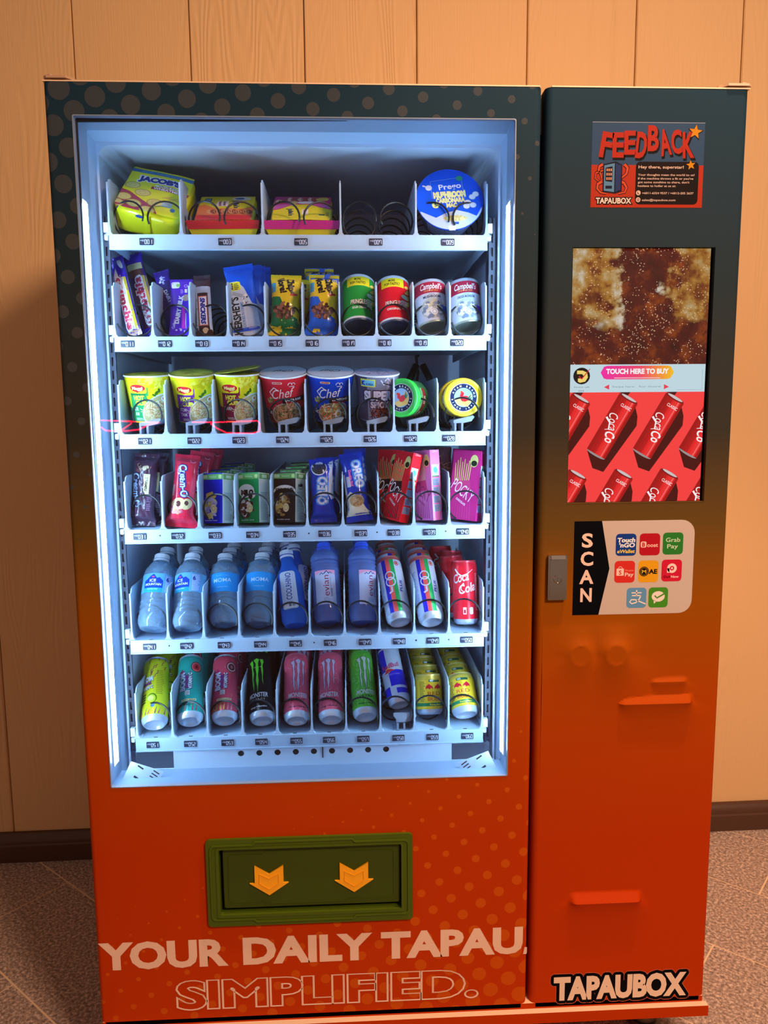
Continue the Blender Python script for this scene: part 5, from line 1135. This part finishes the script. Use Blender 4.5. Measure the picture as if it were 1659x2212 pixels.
def pocky(cf, tl, lab2, dark=False, glint=False):
    a = Art(); a.rect(-.036, 0, .036, .150, cf, 0); a.ell(.018, .124, .0095, .0130, (215, 205, 120), 1.5).ell(.018, .119, .0070, .0060, (30, 40, 25), 2)
    for i in range(8): x = -.024+i*.0045; a.line([(x, .072), (x-.002+i*.001, .118+((i*7) % 5)*.003)], .0022, (215, 190, 110), 1.2)
    a.poly([(-.026, .080), (.012, .084), (.016, .064), (-.020, .058)], (50, 25, 30) if not dark else (200, 60, 110), 1.6)
    sp(a, 'POCKY', -.002, .062, .0260, tl, .058, None, -30, 3, bold=.0); a.text('CHOCOLATE', -.006, .038, .0045, tl, 3, w=.026, rot=-30, bold=.03)
    for i in range(9): a.line([(-.030+i*.006, .004), (-.028+i*.0055, .034+(i % 3)*.006)], .0030, (70, 25, 35) if not dark else (190, 60, 120), 1.3, w1=.001)
    s_ = Art(); s_.rect(-.012, 0, .012, .150, tuple(min(255, int(k*1.12)) for k in cf), 0).text('Glico', 0, .143, .0050, W, 2, w=.014, shear=.2); s_.rect(-.009, .092, .009, .115, (200, 215, 225), 1).ell(0, .104, .005, .006, (90, 190, 160), 2).rect(-.009, .090, .009, .092, (60, 150, 70), 2)
    for i in range(4): s_.rect(-.009, .072-i*.018, .009, .087-i*.018, (175, 190, 215), 1); s_.lines(-.008, .008, .073-i*.018, .086-i*.018, 6, (110, 130, 170), 2, i)
    return a, s_
def pbox(ps, cf, tl, label, dark=False, n=0, what='', WB=.060, **k):
    f_, s_ = pocky(cf, tl, '', dark); t = carton(ps, WB, .024, .145, cf, f_, s_, cf, label, G4, sidec=cf, nm='biscuit_stick_box')
    if n: queue(t, ps, n, .050, what, **k)
    return t
pbox((.6125, .160, 1.1345, 5, 13.0, -58), (222, 28, 38), W, 'red biscuit stick box with white lettering, tilted right', n=1, what='red biscuit stick box', dx=-.012, rolls=(-8, 0, 0, 0), spins=(14,))
pbox((.6840, .158, 1.1350, 5, -2.5, -57), (228, 120, 178), (170, 30, 90), 'light pink biscuit stick box beside the red one', True)
pbox((.7590, .158, 1.1340, 5, 6.0, -40), (190, 40, 110), (240, 220, 235), 'magenta biscuit stick box, rightmost on the fourth tray', True, WB=.066, n=1, what='magenta biscuit stick box', dx=.004)
t = begin('wrapped_snack_bag', 'crinkled transparent bronze bag behind the light pink box', 'snack', G4, (.722, .235, 1.1320, 8, -4))
a = Art(); a.food(0, .085, .026, .055, [(205, 120, 80), (150, 70, 60), (230, 165, 120), (120, 60, 70)], 90, .004, 1, 6, True); pillow(t, .060, .150, .03, (140, 85, 85), a, seal=.004, crumple=.003, seed=31)

# ---- third tray: cups
G3 = 'noodle cups and tins on the third tray'
def cup(ps, r0, r1, H, body, art, lid, lidart, label, rim=(225, 228, 225), peel=0):
    t = begin('noodle_cup', label, 'cup', G3, ps)
    MB().lathe([(0, .003), (r0*.94, .003), (r0*.96, 0), (r0, .0015), (r1, H-.002)], 40).build('cup_body', pm('k', body, .35), t, smooth=45)
    MB().lathe([(r1, H-.0030), (r1*1.035, H-.0030), (r1*1.045, H-.0015), (r1*1.03, H), (r1, H)], 40).build('cup_rim', pm('k', rim, .4), t, smooth=45)
    l = MB().lathe([(0, H+.0006), (r1*1.02, H+.0006), (r1*1.03, H-.0001)], 40).build('foil_lid', pm('k', lid, .3, .4), t, smooth=40)
    if peel: MB().prism([(-.030, .0), (.034, -.004), (.045, .0), (.034, .004)], 0, .0006, Matrix.Translation((.002, 0, H+.001)) @ Matrix.Rotation(radians(-11), 4, 'Y'), flat='XY').prism([(r1*1.02*cos(radians(q_)), r1*1.02*sin(radians(q_))) for q_ in range(0, 360, 15)], 0, .0006, Matrix.Translation((.001, 0, H+.0068)) @ Matrix.Rotation(radians(-8), 4, 'Y'), flat='XY').build('peeled_lid', pm('k', (170, 172, 40), .3, .3), t)
    if lidart: decal('lid_print', lidart, top_map(H+.0006), t, PRINT, h0=.0001)
    decal('printed_sleeve', art, cone_map(r0, r1, H), t, PRINT, bounds=(-.07, .07, .003, H-.0035), du=.0035, h0=.0003); return t
def hot(c2, sub, off, seed):
    a = Art(); a.rect(-.07, 0, .07, .096, (222, 215, 30), 0); a.food(.022, .082, .030, .010, [(205, 195, 20), (232, 228, 90)], 30, .006, .3, seed); a.poly([(-.07, 0), (.07, 0), (.07, .010), (.012, .014), (.004, .060), (-.030, .060), (-.034, .030), (-.07, .034)], c2, 1); a.poly([(-.030, .055), (.008, .055), (.008, .072), (-.030, .072)], c2, 1)
    a.rr(-.030, .060, .006, .0790, .004, (232, 222, 40), 2).ell(-.012, .0705, .0155, .0072, (195, 35, 40), 2.5).poly([(-.021, .0680), (-.003, .0680), (-.012, .0610)], (195, 35, 40), 2.5).text('Maggi', -.012, .0705, .0062, (240, 225, 140), 3, w=.021, bold=.05)
    a.text('HOT', -.011, .0515, .0085, (228, 222, 70), 3, w=.021, bold=.07).text('CUP', -.008, .0410, .0085, (228, 222, 70), 3, w=.022, bold=.07)
    for i, s_ in enumerate(sub): a.text(s_, -.020, .0290-i*.0100, .0075, (225, 230, 230), 3, w=.016 if len(s_) > 2 else .010, bold=.02)
    a.ell(.030, .026, .040, .029, (222, 225, 215), 1.5, 30, rot=32).ell(.030, .026, .037, .0265, (190, 175, 120), 1.6, 30, rot=32); a.food(.024, .025, .030, .019, seed[1] if isinstance(seed, tuple) else [(220, 205, 140), (190, 165, 90), (225, 220, 190), (200, 120, 80)], 110, .0042, 1.8, 5, True)
    a.ell(.024, .060, .003, .005, (60, 110, 30), 2, rot=-40).ell(.029, .065, .0025, .0045, (60, 110, 30), 2, rot=10).ell(.019, .056, .002, .004, (60, 110, 30), 2, rot=60).ell(.040, .048, .007, .0055, (235, 235, 225), 4).ell(.040, .048, .0035, .003, (215, 120, 60), 4.2); a.lines(-.024, -.002, .0060, .0115, 3, (210, 220, 210), 3, 2); return a
ga = lambda c: Art().ell(0, 0, .040, .040, c, 0).food(0, 0, .034, .030, [tuple(k*.8 for k in c), tuple(min(255, k*1.15) for k in c)], 16, .008, .3, 3)
cup((.1130, .180, 1.3470, -8, 0), .0345, .0455, .0945, (222, 215, 30), hot((40, 150, 85), ('OR', 'AM'), 0, 3), (150, 150, 40), ga((150, 150, 50)), 'yellow and green instant noodle cup, leftmost on the third tray')
cup((.2040, .186, 1.3475, -13, 0), .0340, .0455, .0975, (222, 215, 30), hot((120, 50, 150), ('TOM', 'YAM'), 0, 4), (150, 150, 40), ga((155, 155, 60)), 'yellow and purple instant noodle cup, second on the third tray')
cup((.2942, .180, 1.3470, -9, 0), .0335, .0455, .0960, (222, 215, 30), hot((135, 35, 65), ('KARI',), 0, 5), (150, 150, 40), ga((150, 150, 50)), 'yellow and maroon instant noodle cup with its lid peeled up', peel=1)
def chef(c, c2, sub, seed, foods):
    a = Art(); a.rect(-.07, 0, .07, .099, c, 0); a.rect(-.07, 0, .07, .030, c2, .6); a.text('Chef', -.004, .066, .0200, (240, 238, 235), 3, w=.042, bold=.0, shear=.35, rot=8).line([(-.020, .058), (-.026, .068), (-.016, .078), (-.008, .072)], .0022, (240, 238, 235), 3); a.ring(.014, .084, .0030, .0042, W, 3, 12, -20, 200).ring(.020, .084, .0026, .0036, W, 3, 12, -20, 200).line([(.012, .080), (.022, .080)], .0012, W, 3)
    a.rr(-.018, .0855, .0, .0900, .002, (225, 215, 190), 2).text('MAMEE', -.009, .0878, .0028, (190, 40, 40), 3, w=.014, bold=.05); a.rr(-.002, .044, .050, .0560, .001, (30, 26, 30), 2).text(sub, .021, .0515, .0048, (235, 235, 235), 3, w=.034, bold=.04).rect(.004, .0445, .040, .0475, (150, 30, 40), 2.4)
    a.ell(.006, .022, .036, .024, (205, 205, 195), 1.2, 30, rot=12).ell(.006, .022, .0335, .0220, (150, 130, 90), 1.4, 30, rot=12); a.food(.006, .022, .030, .019, foods, 120, .0045, 1.8, seed, True)
    if seed == 2: a.ell(.018, .020, .0080, .0080, (240, 240, 230), 4.3).ell(.018, .020, .0042, .0045, (220, 170, 60), 4.5); [a.line([(-.022+i*.004, .014), (-.014+i*.004, .024)], .0022, (60, 120, 50) if i % 2 else (210, 70, 50), 4.3) for i in range(5)]
    a.food(-.028, .050, .007, .005, [(90, 130, 60), (200, 190, 120), (120, 60, 50)], 16, .003, 2, 3); a.food(-.034, .020, .004, .016, [(200, 205, 215)], 5, .003, 3, 9); return a
cl = Art().ell(0, 0, .0495, .0495, (185, 192, 202), 0, 40).ring(0, 0, .0480, .0495, (30, 30, 34), .5, 40); cl.text('Chef', .002, .004, .016, (25, 25, 30), 1, w=.040, shear=.35, rot=172)
cup((.3882, .196, 1.3485, -17, -1.0), .0345, .0490, .0993, (205, 35, 50), chef((205, 35, 50), (120, 25, 35), 'LAKSA KARI', 1, [(205, 190, 150), (170, 130, 80), (80, 110, 50), (225, 150, 120), (120, 70, 50)]), (185, 192, 202), cl, 'red instant noodle cup with grey printed lid')
cup((.4817, .196, 1.3485, -17, .8), .0335, .0490, .0994, (15, 65, 185), chef((15, 65, 185), (20, 40, 110), 'LONTONG', 2, [(225, 215, 150), (120, 160, 70), (215, 80, 50), (230, 230, 220), (190, 160, 90)]), (185, 192, 202), cl, 'royal blue instant noodle cup with grey printed lid')
a = Art(); a.rect(-.07, 0, .07, .098, (120, 122, 140), 0); a.rect(-.07, 0, -.020, .098, (70, 62, 80), .5).rect(.018, .0, .035, .098, (155, 155, 172), .5); a.rr(-.034, .0735, -.004, .0890, .001, (215, 220, 60), 2).rect(-.032, .0755, -.006, .0870, (110, 190, 215), 2.5).text('K', -.028, .0812, .0085, (30, 40, 130), 3, bold=.06).text('KOREA', -.015, .0790, .0045, (30, 40, 130), 3, w=.014, bold=.03)
a.text('SUPER', .002, .0560, .0185, (60, 30, 50), 2.6, w=.058, bold=.14).text('SUPER', .002, .0560, .0185, (205, 205, 225), 3, w=.056, bold=.06).text('SPICY', .006, .0370, .0130, (70, 30, 50), 2.6, w=.040, bold=.12).text('SPICY', .006, .0370, .0130, (200, 190, 205), 3, w=.038, bold=.05)
a.line([(.006, .088), (.012, .078), (.020, .084), (.022, .072), (.030, .080), (.018, .092), (.014, .086)], .0022, (215, 215, 230), 3).line([(.010, .082), (.028, .076)], .002, (40, 40, 60), 3.2); a.food(.008, .020, .022, .013, [(120, 45, 35), (80, 30, 28), (165, 80, 60), (60, 25, 25)], 70, .004, 1.8, 3, True); a.rr(.024, .006, .031, .013, .001, (170, 90, 160), 3).rr(.033, .006, .040, .013, .001, (80, 170, 110), 3)
cup((.5762, .186, 1.3475, -13, 1.1), .0335, .0450, .0967, (120, 122, 140), a, (140, 140, 160), Art().ell(0, 0, .0455, .0455, (150, 150, 170), 0, 40).food(0, 0, .036, .036, [(110, 100, 130), (190, 180, 200)], 40, .004, .5, 4), 'grey-violet spicy noodle cup with yellow corner tag')
# round tins lying with lids to the front
def round_tin(ps, c, dark, wordsx, label, rst=(200, 50, 60)):
    t = begin('round_tin', label, 'can', G3, ps); R_ = .0385; H = .050
    MB().lathe([(0, 0), (R_*.93, 0), (R_*.97, .002), (R_*.97, H-.012)], 40).build('tin_body', pm('k', dark, .35, .3), t, smooth=45)
    MB().lathe([(R_*.97, H-.012), (R_*1.02, H-.012), (R_*1.03, H-.003), (R_*.99, H), (R_*.88, H), (R_*.84, H-.0015), (R_*.78, H-.0020), (0, H-.0020)], 44).build('tin_lid', pm('k', c, .35), t, smooth=40)
    a = Art(); z0 = R_*.74; a.ell(0, 0, z0, z0, (225, 225, 225), 0, 40).ell(0, 0, z0*.97, z0*.97, (28, 38, 70), .4, 40).ell(0, 0, z0*.68, z0*.68, (150, 190, 220), .8, 36); a.poly([(-z0*.66, -.006), (-.002, -.002), (z0*.55, .010), (z0*.62, -.006), (.012, -z0*.60), (-.010, -z0*.60)], (215, 185, 110), 1)
    a.arc('AYAM BRAND', 0, 0, z0*.82, 165, 15, .0040, (225, 225, 215), 2, .03).arc('SINCE 1892', 0, 0, z0*.82, 200, 340, .0036, (225, 225, 215), 2, .03)
    a.ell(.003, -.002, .0085, .0060, rst, 3, rot=20).ell(-.004, .005, .0035, .0060, rst, 3, rot=-20).ell(-.006, .010, .0024, .0024, (205, 60, 50), 3.2).poly([(-.008, .011), (-.011, .0095), (-.008, .009)], (230, 180, 50), 3.4).poly([(.008, .0), (.015, .010), (.013, .001), (.018, .004), (.012, -.005)], (20, 110, 90), 3.3).line([(.002, -.007), (.001, -.013)], .0012, (220, 170, 50), 3).line([(.005, -.007), (.006, -.013)], .0012, (220, 170, 50), 3)
    decal('lid_print', a, top_map(H-.0020), t, PRINT, h0=.0001)
    b = Art(); b.rect(-.07, .004, .07, H-.013, tuple(k*.9 for k in dark), 0).rect(-.07, .014, .07, .022, (170, 30, 50), 1).rect(-.07, .026, .07, .028, (225, 220, 190), 1); [b.text('AYAM', x, .018, .006, W, 2, w=.016, bold=.04, rot=0) for x in (-.05, -.02, .012, .045)]
    decal('printed_wrap', b, cyl_map(R_*.97), t, PRINT, bounds=(-.07, .07, None, None), du=.004, h0=.0003); return t
t = round_tin((.6535, .176, 1.3870, -88, 0, 15, -36), (45, 190, 50), (60, 140, 70), '', 'round tin with bright green lid facing front')
t = round_tin((.7500, .184, 1.3868, -88, 0, -10, 3), (240, 205, 20), (190, 175, 110), '', 'round tin with bright yellow lid facing front', (215, 40, 50))
queue(t, (.7500, .184, 1.3868, -88, 0, -10, 3), 1, .056, 'round tin with bright yellow lid', dx=-.003)

# ---- first tray: biscuit packs
G1 = 'biscuit packs on the topmost tray'
def softpack(ps, W_, H, D, c, front, endart, label, nm='biscuit_pack', crumple=.0022, seed=1, seam=None):
    t = begin(nm, label, 'snack', G1, ps); n = 18; V, F = [], []
    def sup(x): return math.copysign(min(1, abs(x))**.30, x)
    def f3(u, v, w):
        x, y, z = u*W_/2, w*D/2, v*H; q = Vector((x*22, y*22, z*22+seed*5))
        k = Vector((noise.noise(q), noise.noise(q+Vector((9, 0, 0))), noise.noise(q+Vector((0, 9, 0)))))
        e = 1-max(0, (abs(2*v-1)-.86)/.14)**2*.10
        bul = 1+.10*(1-u*u)*(1-(2*v-1)**2)
        return Vector((x*e+k.x*crumple, y*bul*e+k.y*crumple*(.35 if w < -.9 else 1), z+k.z*crumple))
    bm = bmesh.new(); bmesh.ops.create_cube(bm, size=2); bmesh.ops.subdivide_edges(bm, edges=bm.edges, cuts=9, use_grid_fill=True)
    for v in bm.verts:
        x, y, z = v.co; m_ = max(abs(x), abs(y), abs(z)); ln = (abs(x)**9+abs(y)**9+abs(z)**9)**(1/9); v.co = Vector((x, y, z))*(m_/ln)
        v.co = f3(v.co.x, (v.co.z+1)/2, v.co.y)
    me = bpy.data.meshes.new('wrapper'); bm.to_mesh(me); bm.free(); me.materials.append(pm('w', c, .25, coat=.5))
    for p in me.polygons: p.use_smooth = True
    link(bpy.data.objects.new('wrapper', me), t)
    decal('printed_artwork', front, lambda u, v, h: f3(u/(W_/2), v/H, -1)+Vector((0, -.0016-h, 0)), t, PFOIL, bounds=(-W_*.47, W_*.47, H*.03, H*.97), du=.012, dv=.012)
    decal('end_print', endart, lambda u, v, h: Vector((u, v, -.0030-h)), t, PFOIL, bounds=(-W_*.46, W_*.46, -D*.45, D*.45), h0=.0001)
    if seam:
        s_ = MB(); k = 30
        P = [(-W_*seam[1]+2*W_*seam[1]*i/k, -D*.60-(.0010 if i % 2 else 0)) for i in range(k+1)]; Q = [(x*.97, -D*.12) for x, _ in reversed(P)]
        s_.prism(P+Q, -.0065, -.0050, flat='XY'); s_.build('crimped_seal', pm('w', seam[0], .25, coat=.5), t)
        s2 = MB().prism([(-W_*.57, -D*.12), (W_*.57, -D*.12), (W_*.50, D*.46), (-W_*.50, D*.46)], -.0055, -.0035, flat='XY'); s2.build('folded_end', pm('w', seam[3], .25, coat=.5), t)
    return t
Y0 = (222, 222, 25)
a = Art(); Wc, Hc = .132, .140; a.rect(-.07, 0, .07, .15, Y0, 0).rect(-.07, .118, .07, .129, (25, 110, 165), 1).text('MADE WITH WHOLEMEAL GOODNESS', 0, .1235, .0035, (120, 190, 220), 2, w=.085); a.text('JACOB\'S', .0, .1000, .0150, (235, 240, 240), 1.8, w=.082, bold=.16).text('JACOB\'S', .0, .1000, .0150, (20, 30, 130), 2.2, w=.080, bold=.07)
a.rect(-.004, .0800, .058, .0860, (225, 225, 205), 2).text('VALUE PACK', .024, .0830, .0045, (90, 60, 60), 2.5, w=.044, bold=.02).rect(-.010, .0710, .062, .0790, (150, 40, 55), 2).text('WHEATMEAL', .024, .0750, .0060, (240, 235, 230), 2.5, w=.058, bold=.04)
a.poly([(-.07, .060), (-.045, .052), (.012, .018), (.020, .004), (-.07, .004)], (165, 50, 75), 1.2)
for cx, cz in ((-.046, .073), (-.020, .055), (.010, .032), (-.052, .034), (-.028, .020), (.0, .008), (-.060, .012)): a.ell(cx, cz, .0155, .0110, (175, 150, 60), 1.6).ell(cx, cz, .0135, .0092, (215, 200, 110), 1.8).ring(cx, cz, .0055, .0062, (180, 155, 70), 2, 16)
for i in range(9): a.line([(.018+i*.004, .050), (.030+i*.004, .058+(i % 3)*.002)], .0030, (205, 175, 60), 1.5, w1=.001)
a.rr(.022, .026, .042, .042, .004, (175, 195, 190), 1.7).text('FREE', .032, .036, .0035, (40, 70, 140), 2.2).ell(.046, .022, .005, .005, (60, 110, 170), 2)
e = Art(); e.rect(-.008, -.03, .0075, .03, (205, 210, 20), 0).ell(-.012, -.021, .008, .003, (30, 60, 140), 1)
softpack((.1296, .152, 1.7250, 41, 12), Wc, Hc, .058, Y0, a, e, 'large bright yellow cracker pack with blue band, leftmost on the topmost tray', crumple=.0030, seed=2)
a = Art(); a.rect(-.07, 0, .07, .14, (225, 205, 30), 0); a.poly([(-.07, .0), (.07, .0), (.07, .085), (.035, .055), (-.02, .055), (-.045, .078), (-.07, .06)], (225, 120, 60), 1).rect(-.07, 0, .07, .024, (215, 45, 45), 1.5)
for i in range(12): a.ell(-.030+i*.0072, .040, .0062, .0110, (150, 60, 45) if i % 2 else (225, 160, 100), 1.6+i*.02, rot=15)
sp(a, 'Julie\'s', .020, .078, .0110, (30, 50, 90), .040, None, -82); a.ell(.028, .108, .019, .0110, (235, 235, 225), 2).ell(.024, .108, .010, .006, (40, 90, 160), 2.3); a.rr(-.020, .066, .004, .094, .001, (240, 225, 215), 2); sp(a, 'Peanut', -.012, .080, .0055, (130, 30, 60), .024, None, -84, 3); sp(a, 'Butter', -.003, .080, .0055, (130, 30, 60), .022, None, -84, 3); a.rr(-.046, .094, -.032, .112, .002, (30, 60, 110), 2).rr(-.044, .097, -.034, .109, .001, (100, 160, 190), 2.4); a.lines(-.058, -.052, .070, .112, 8, (60, 60, 30), 2, 3); sp(a, 'Sandwich', -.028, .080, .0040, (190, 90, 30), .018, None, -84, 3)
e = Art(); e.rect(-.06, -.02, .06, .02, (225, 210, 20), 0).rect(-.002, -.02, .002, .02, (200, 190, 10), 1)
softpack((.2790, .150, 1.7185, 55, -.5), .118, .128, .034, (222, 205, 30), a, e, 'yellow biscuit pack with red crimped seal, second on the topmost tray', crumple=.0012, seed=4, seam=((220, 40, 40), .60, -15, (232, 225, 20)))
a = Art(); a.rect(-.07, 0, .07, .14, (205, 45, 130), 0); a.poly([(-.07, 0), (.07, 0), (.07, .050), (.040, .062), (.012, .078), (-.018, .078), (-.045, .055), (-.07, .045)], (225, 215, 40), 1); a.poly([(-.07, .050), (-.045, .058), (-.018, .082), (-.045, .078), (-.07, .075)], (205, 100, 180), 1.1).poly([(.07, .055), (.040, .066), (.020, .080), (.050, .080), (.07, .078)], (205, 100, 180), 1.1)
for i in range(11): a.ell(-.032+i*.0068, .106, .0052, .0105, (235, 215, 190) if i % 3 == 1 else (165, 75, 60), 1.6+i*.02)
a.ell(-.048, .096, .007, .010, (230, 205, 150), 1.5).ell(-.042, .096, .007, .010, (160, 70, 60), 1.6).ell(.040, .108, .014, .010, (225, 215, 90), 2.2, rot=20).ell(.010, .088, .020, .007, (235, 240, 240), 2).ell(-.016, .088, .007, .010, (225, 190, 130), 2.2)
sp(a, 'Julie\'s', -.022, .040, .0100, (30, 50, 90), .034, None, -86); a.rr(.000, .026, .013, .052, .001, (240, 225, 225), 2); sp(a, 'Cheese', .0065, .039, .0050, (130, 30, 100), .020, None, -86, 3); a.rr(.034, .024, .046, .030, .001, (30, 90, 70), 2).lines(.048, .056, .022, .042, 5, (90, 80, 30), 2, 3)
softpack((.4310, .150, 1.7185, 55, 0), .122, .128, .034, (222, 205, 30), a, e, 'magenta and yellow biscuit pack with pink crimped seal, third on the topmost tray', crumple=.0012, seed=6, seam=((228, 40, 150), .62, -15, (232, 225, 20)))
# pasta bowl with its lid to the front
t = begin('pasta_bowl', 'round pasta bowl with bright blue lid facing front, rightmost on the topmost tray', 'bowl', G1, (.7235, .195, 1.7530, -70, 0, 2)); Rl = .067; H = .062
MB().lathe([(0, 0), (.048, 0), (.050, .003), (Rl*.94, H-.004)], 44).build('bowl_body', pm('k', (60, 78, 110), .35), t, smooth=45)
MB().lathe([(Rl*.94, H-.0045), (Rl*.99, H-.0045), (Rl, H-.003), (Rl, H), (0, H)], 48).build('bowl_lid', pm('k', (20, 85, 215), .35), t, smooth=40)
MB().prism([(-.006, -.068), (.006, -.068), (.008, -.058), (-.008, -.058)], H-.0005, H+.0004, flat='XY').build('lid_tab', pm('k', (205, 212, 225), .4), t)
a = Art(); a.ell(0, 0, Rl*.99, Rl*.99, (20, 85, 215), 0, 48)
P = [(-.058, -.026), (-.030, -.040), (-.010, -.030), (.012, -.024), (.034, -.030), (.050, -.038), (.062, -.018)]; Q = [(Rl*.99*cos(radians(q_)), Rl*.99*sin(radians(q_))) for q_ in range(-20, -165, -8)]; a.poly([p for p in P]+[(Rl*.99*cos(radians(q_)), Rl*.99*sin(radians(q_))) for q_ in range(-20, -158, -8)], (185, 200, 222), 1)
a.ell(.008, -.042, .024, .0060, (205, 200, 140), 1.5).food(.008, -.042, .022, .005, [(225, 220, 150), (190, 180, 110)], 30, .003, 1.7, 3); a.text('Prego', .002, .029, .0120, (215, 225, 245), 2, w=.044, bold=.02, rot=6).text('MUSHROOM', .000, .011, .0120, (215, 220, 150), 2, w=.062, bold=.10, rot=3).text('CARBONARA', .001, -.0020, .0095, (215, 220, 150), 2, w=.056, bold=.08, rot=2).text('MAC', .003, -.0130, .0085, (215, 220, 150), 2, w=.020, bold=.08, rot=2)
a.line([(-.036, .040), (.018, .047)], .0008, (120, 160, 200), 1.2).line([(-.036, .040), (-.034, .002)], .0008, (120, 160, 200), 1.2).line([(.026, .045), (.030, .0)], .0008, (120, 160, 200), 1.2).ell(.022, .046, .0070, .0055, (40, 140, 110), 2).ell(-.040, .026, .0065, .0060, (205, 215, 225), 2).line([(-.046, .029), (-.052, .031)], .0030, (205, 215, 225), 2)
a.ell(-.029, -.012, .0072, .0072, (215, 218, 130), 2).text('5', -.029, -.012, .0070, (40, 60, 90), 3, bold=.03)
for cx, cz in ((.045, .004), (.052, .010), (.035, -.008), (.045, -.014), (.032, -.016)): a.ell(cx, cz, .0070, .0062, (150, 165, 190), 1.8).ell(cx, cz, .0060, .0052, (215, 222, 232), 2)
a.rr(.005, -.055, .014, -.050, .001, (50, 90, 170), 3)
decal('lid_print', a, top_map(H), t, PRINT, h0=.0001)
b = Art(); b.rect(-.07, .004, .07, .054, (60, 78, 110), 0).lines(-.05, .05, .016, .048, 5, (150, 165, 195), 1, 5); decal('printed_wrap', b, cone_map(.050, .063, H), t, PRINT, bounds=(-.09, .09, None, None), du=.004, h0=.0004)

# ---- neon outline on the opposite side of the hall; only its mirror image in the pane is in view
NM = mat('red_neon', (255, 25, 60), .5, emit=42); ns = thing('neon_sign', 'red neon tube outlines hanging opposite the machine, mirrored in its glass', 'neon sign', (0, -3.38, 0))
def neon(P): n_ = MB().tube([(x, 0, z) for x, z in P], .0055, 6).build('neon_tube', NM, ns, smooth=True); return n_
neon([(-.9929, 1.3189), (-.7634, 1.3084), (-.6369, 1.3016), (-.70, 1.290), (-.7657, 1.2602), (-.8732, 1.2498), (-.9683, 1.2564), (-.9951, 1.2793)])
neon([(-.8729, 1.2555), (-.8060, 1.3002)])
neon([(-.4391, 1.3026), (-.2831, 1.3012), (-.0381, 1.3076), (-.0215, 1.2875), (-.0286, 1.2418), (-.0718, 1.2308), (-.2286, 1.2351), (-.2902, 1.2643), (-.3259, 1.2959)])
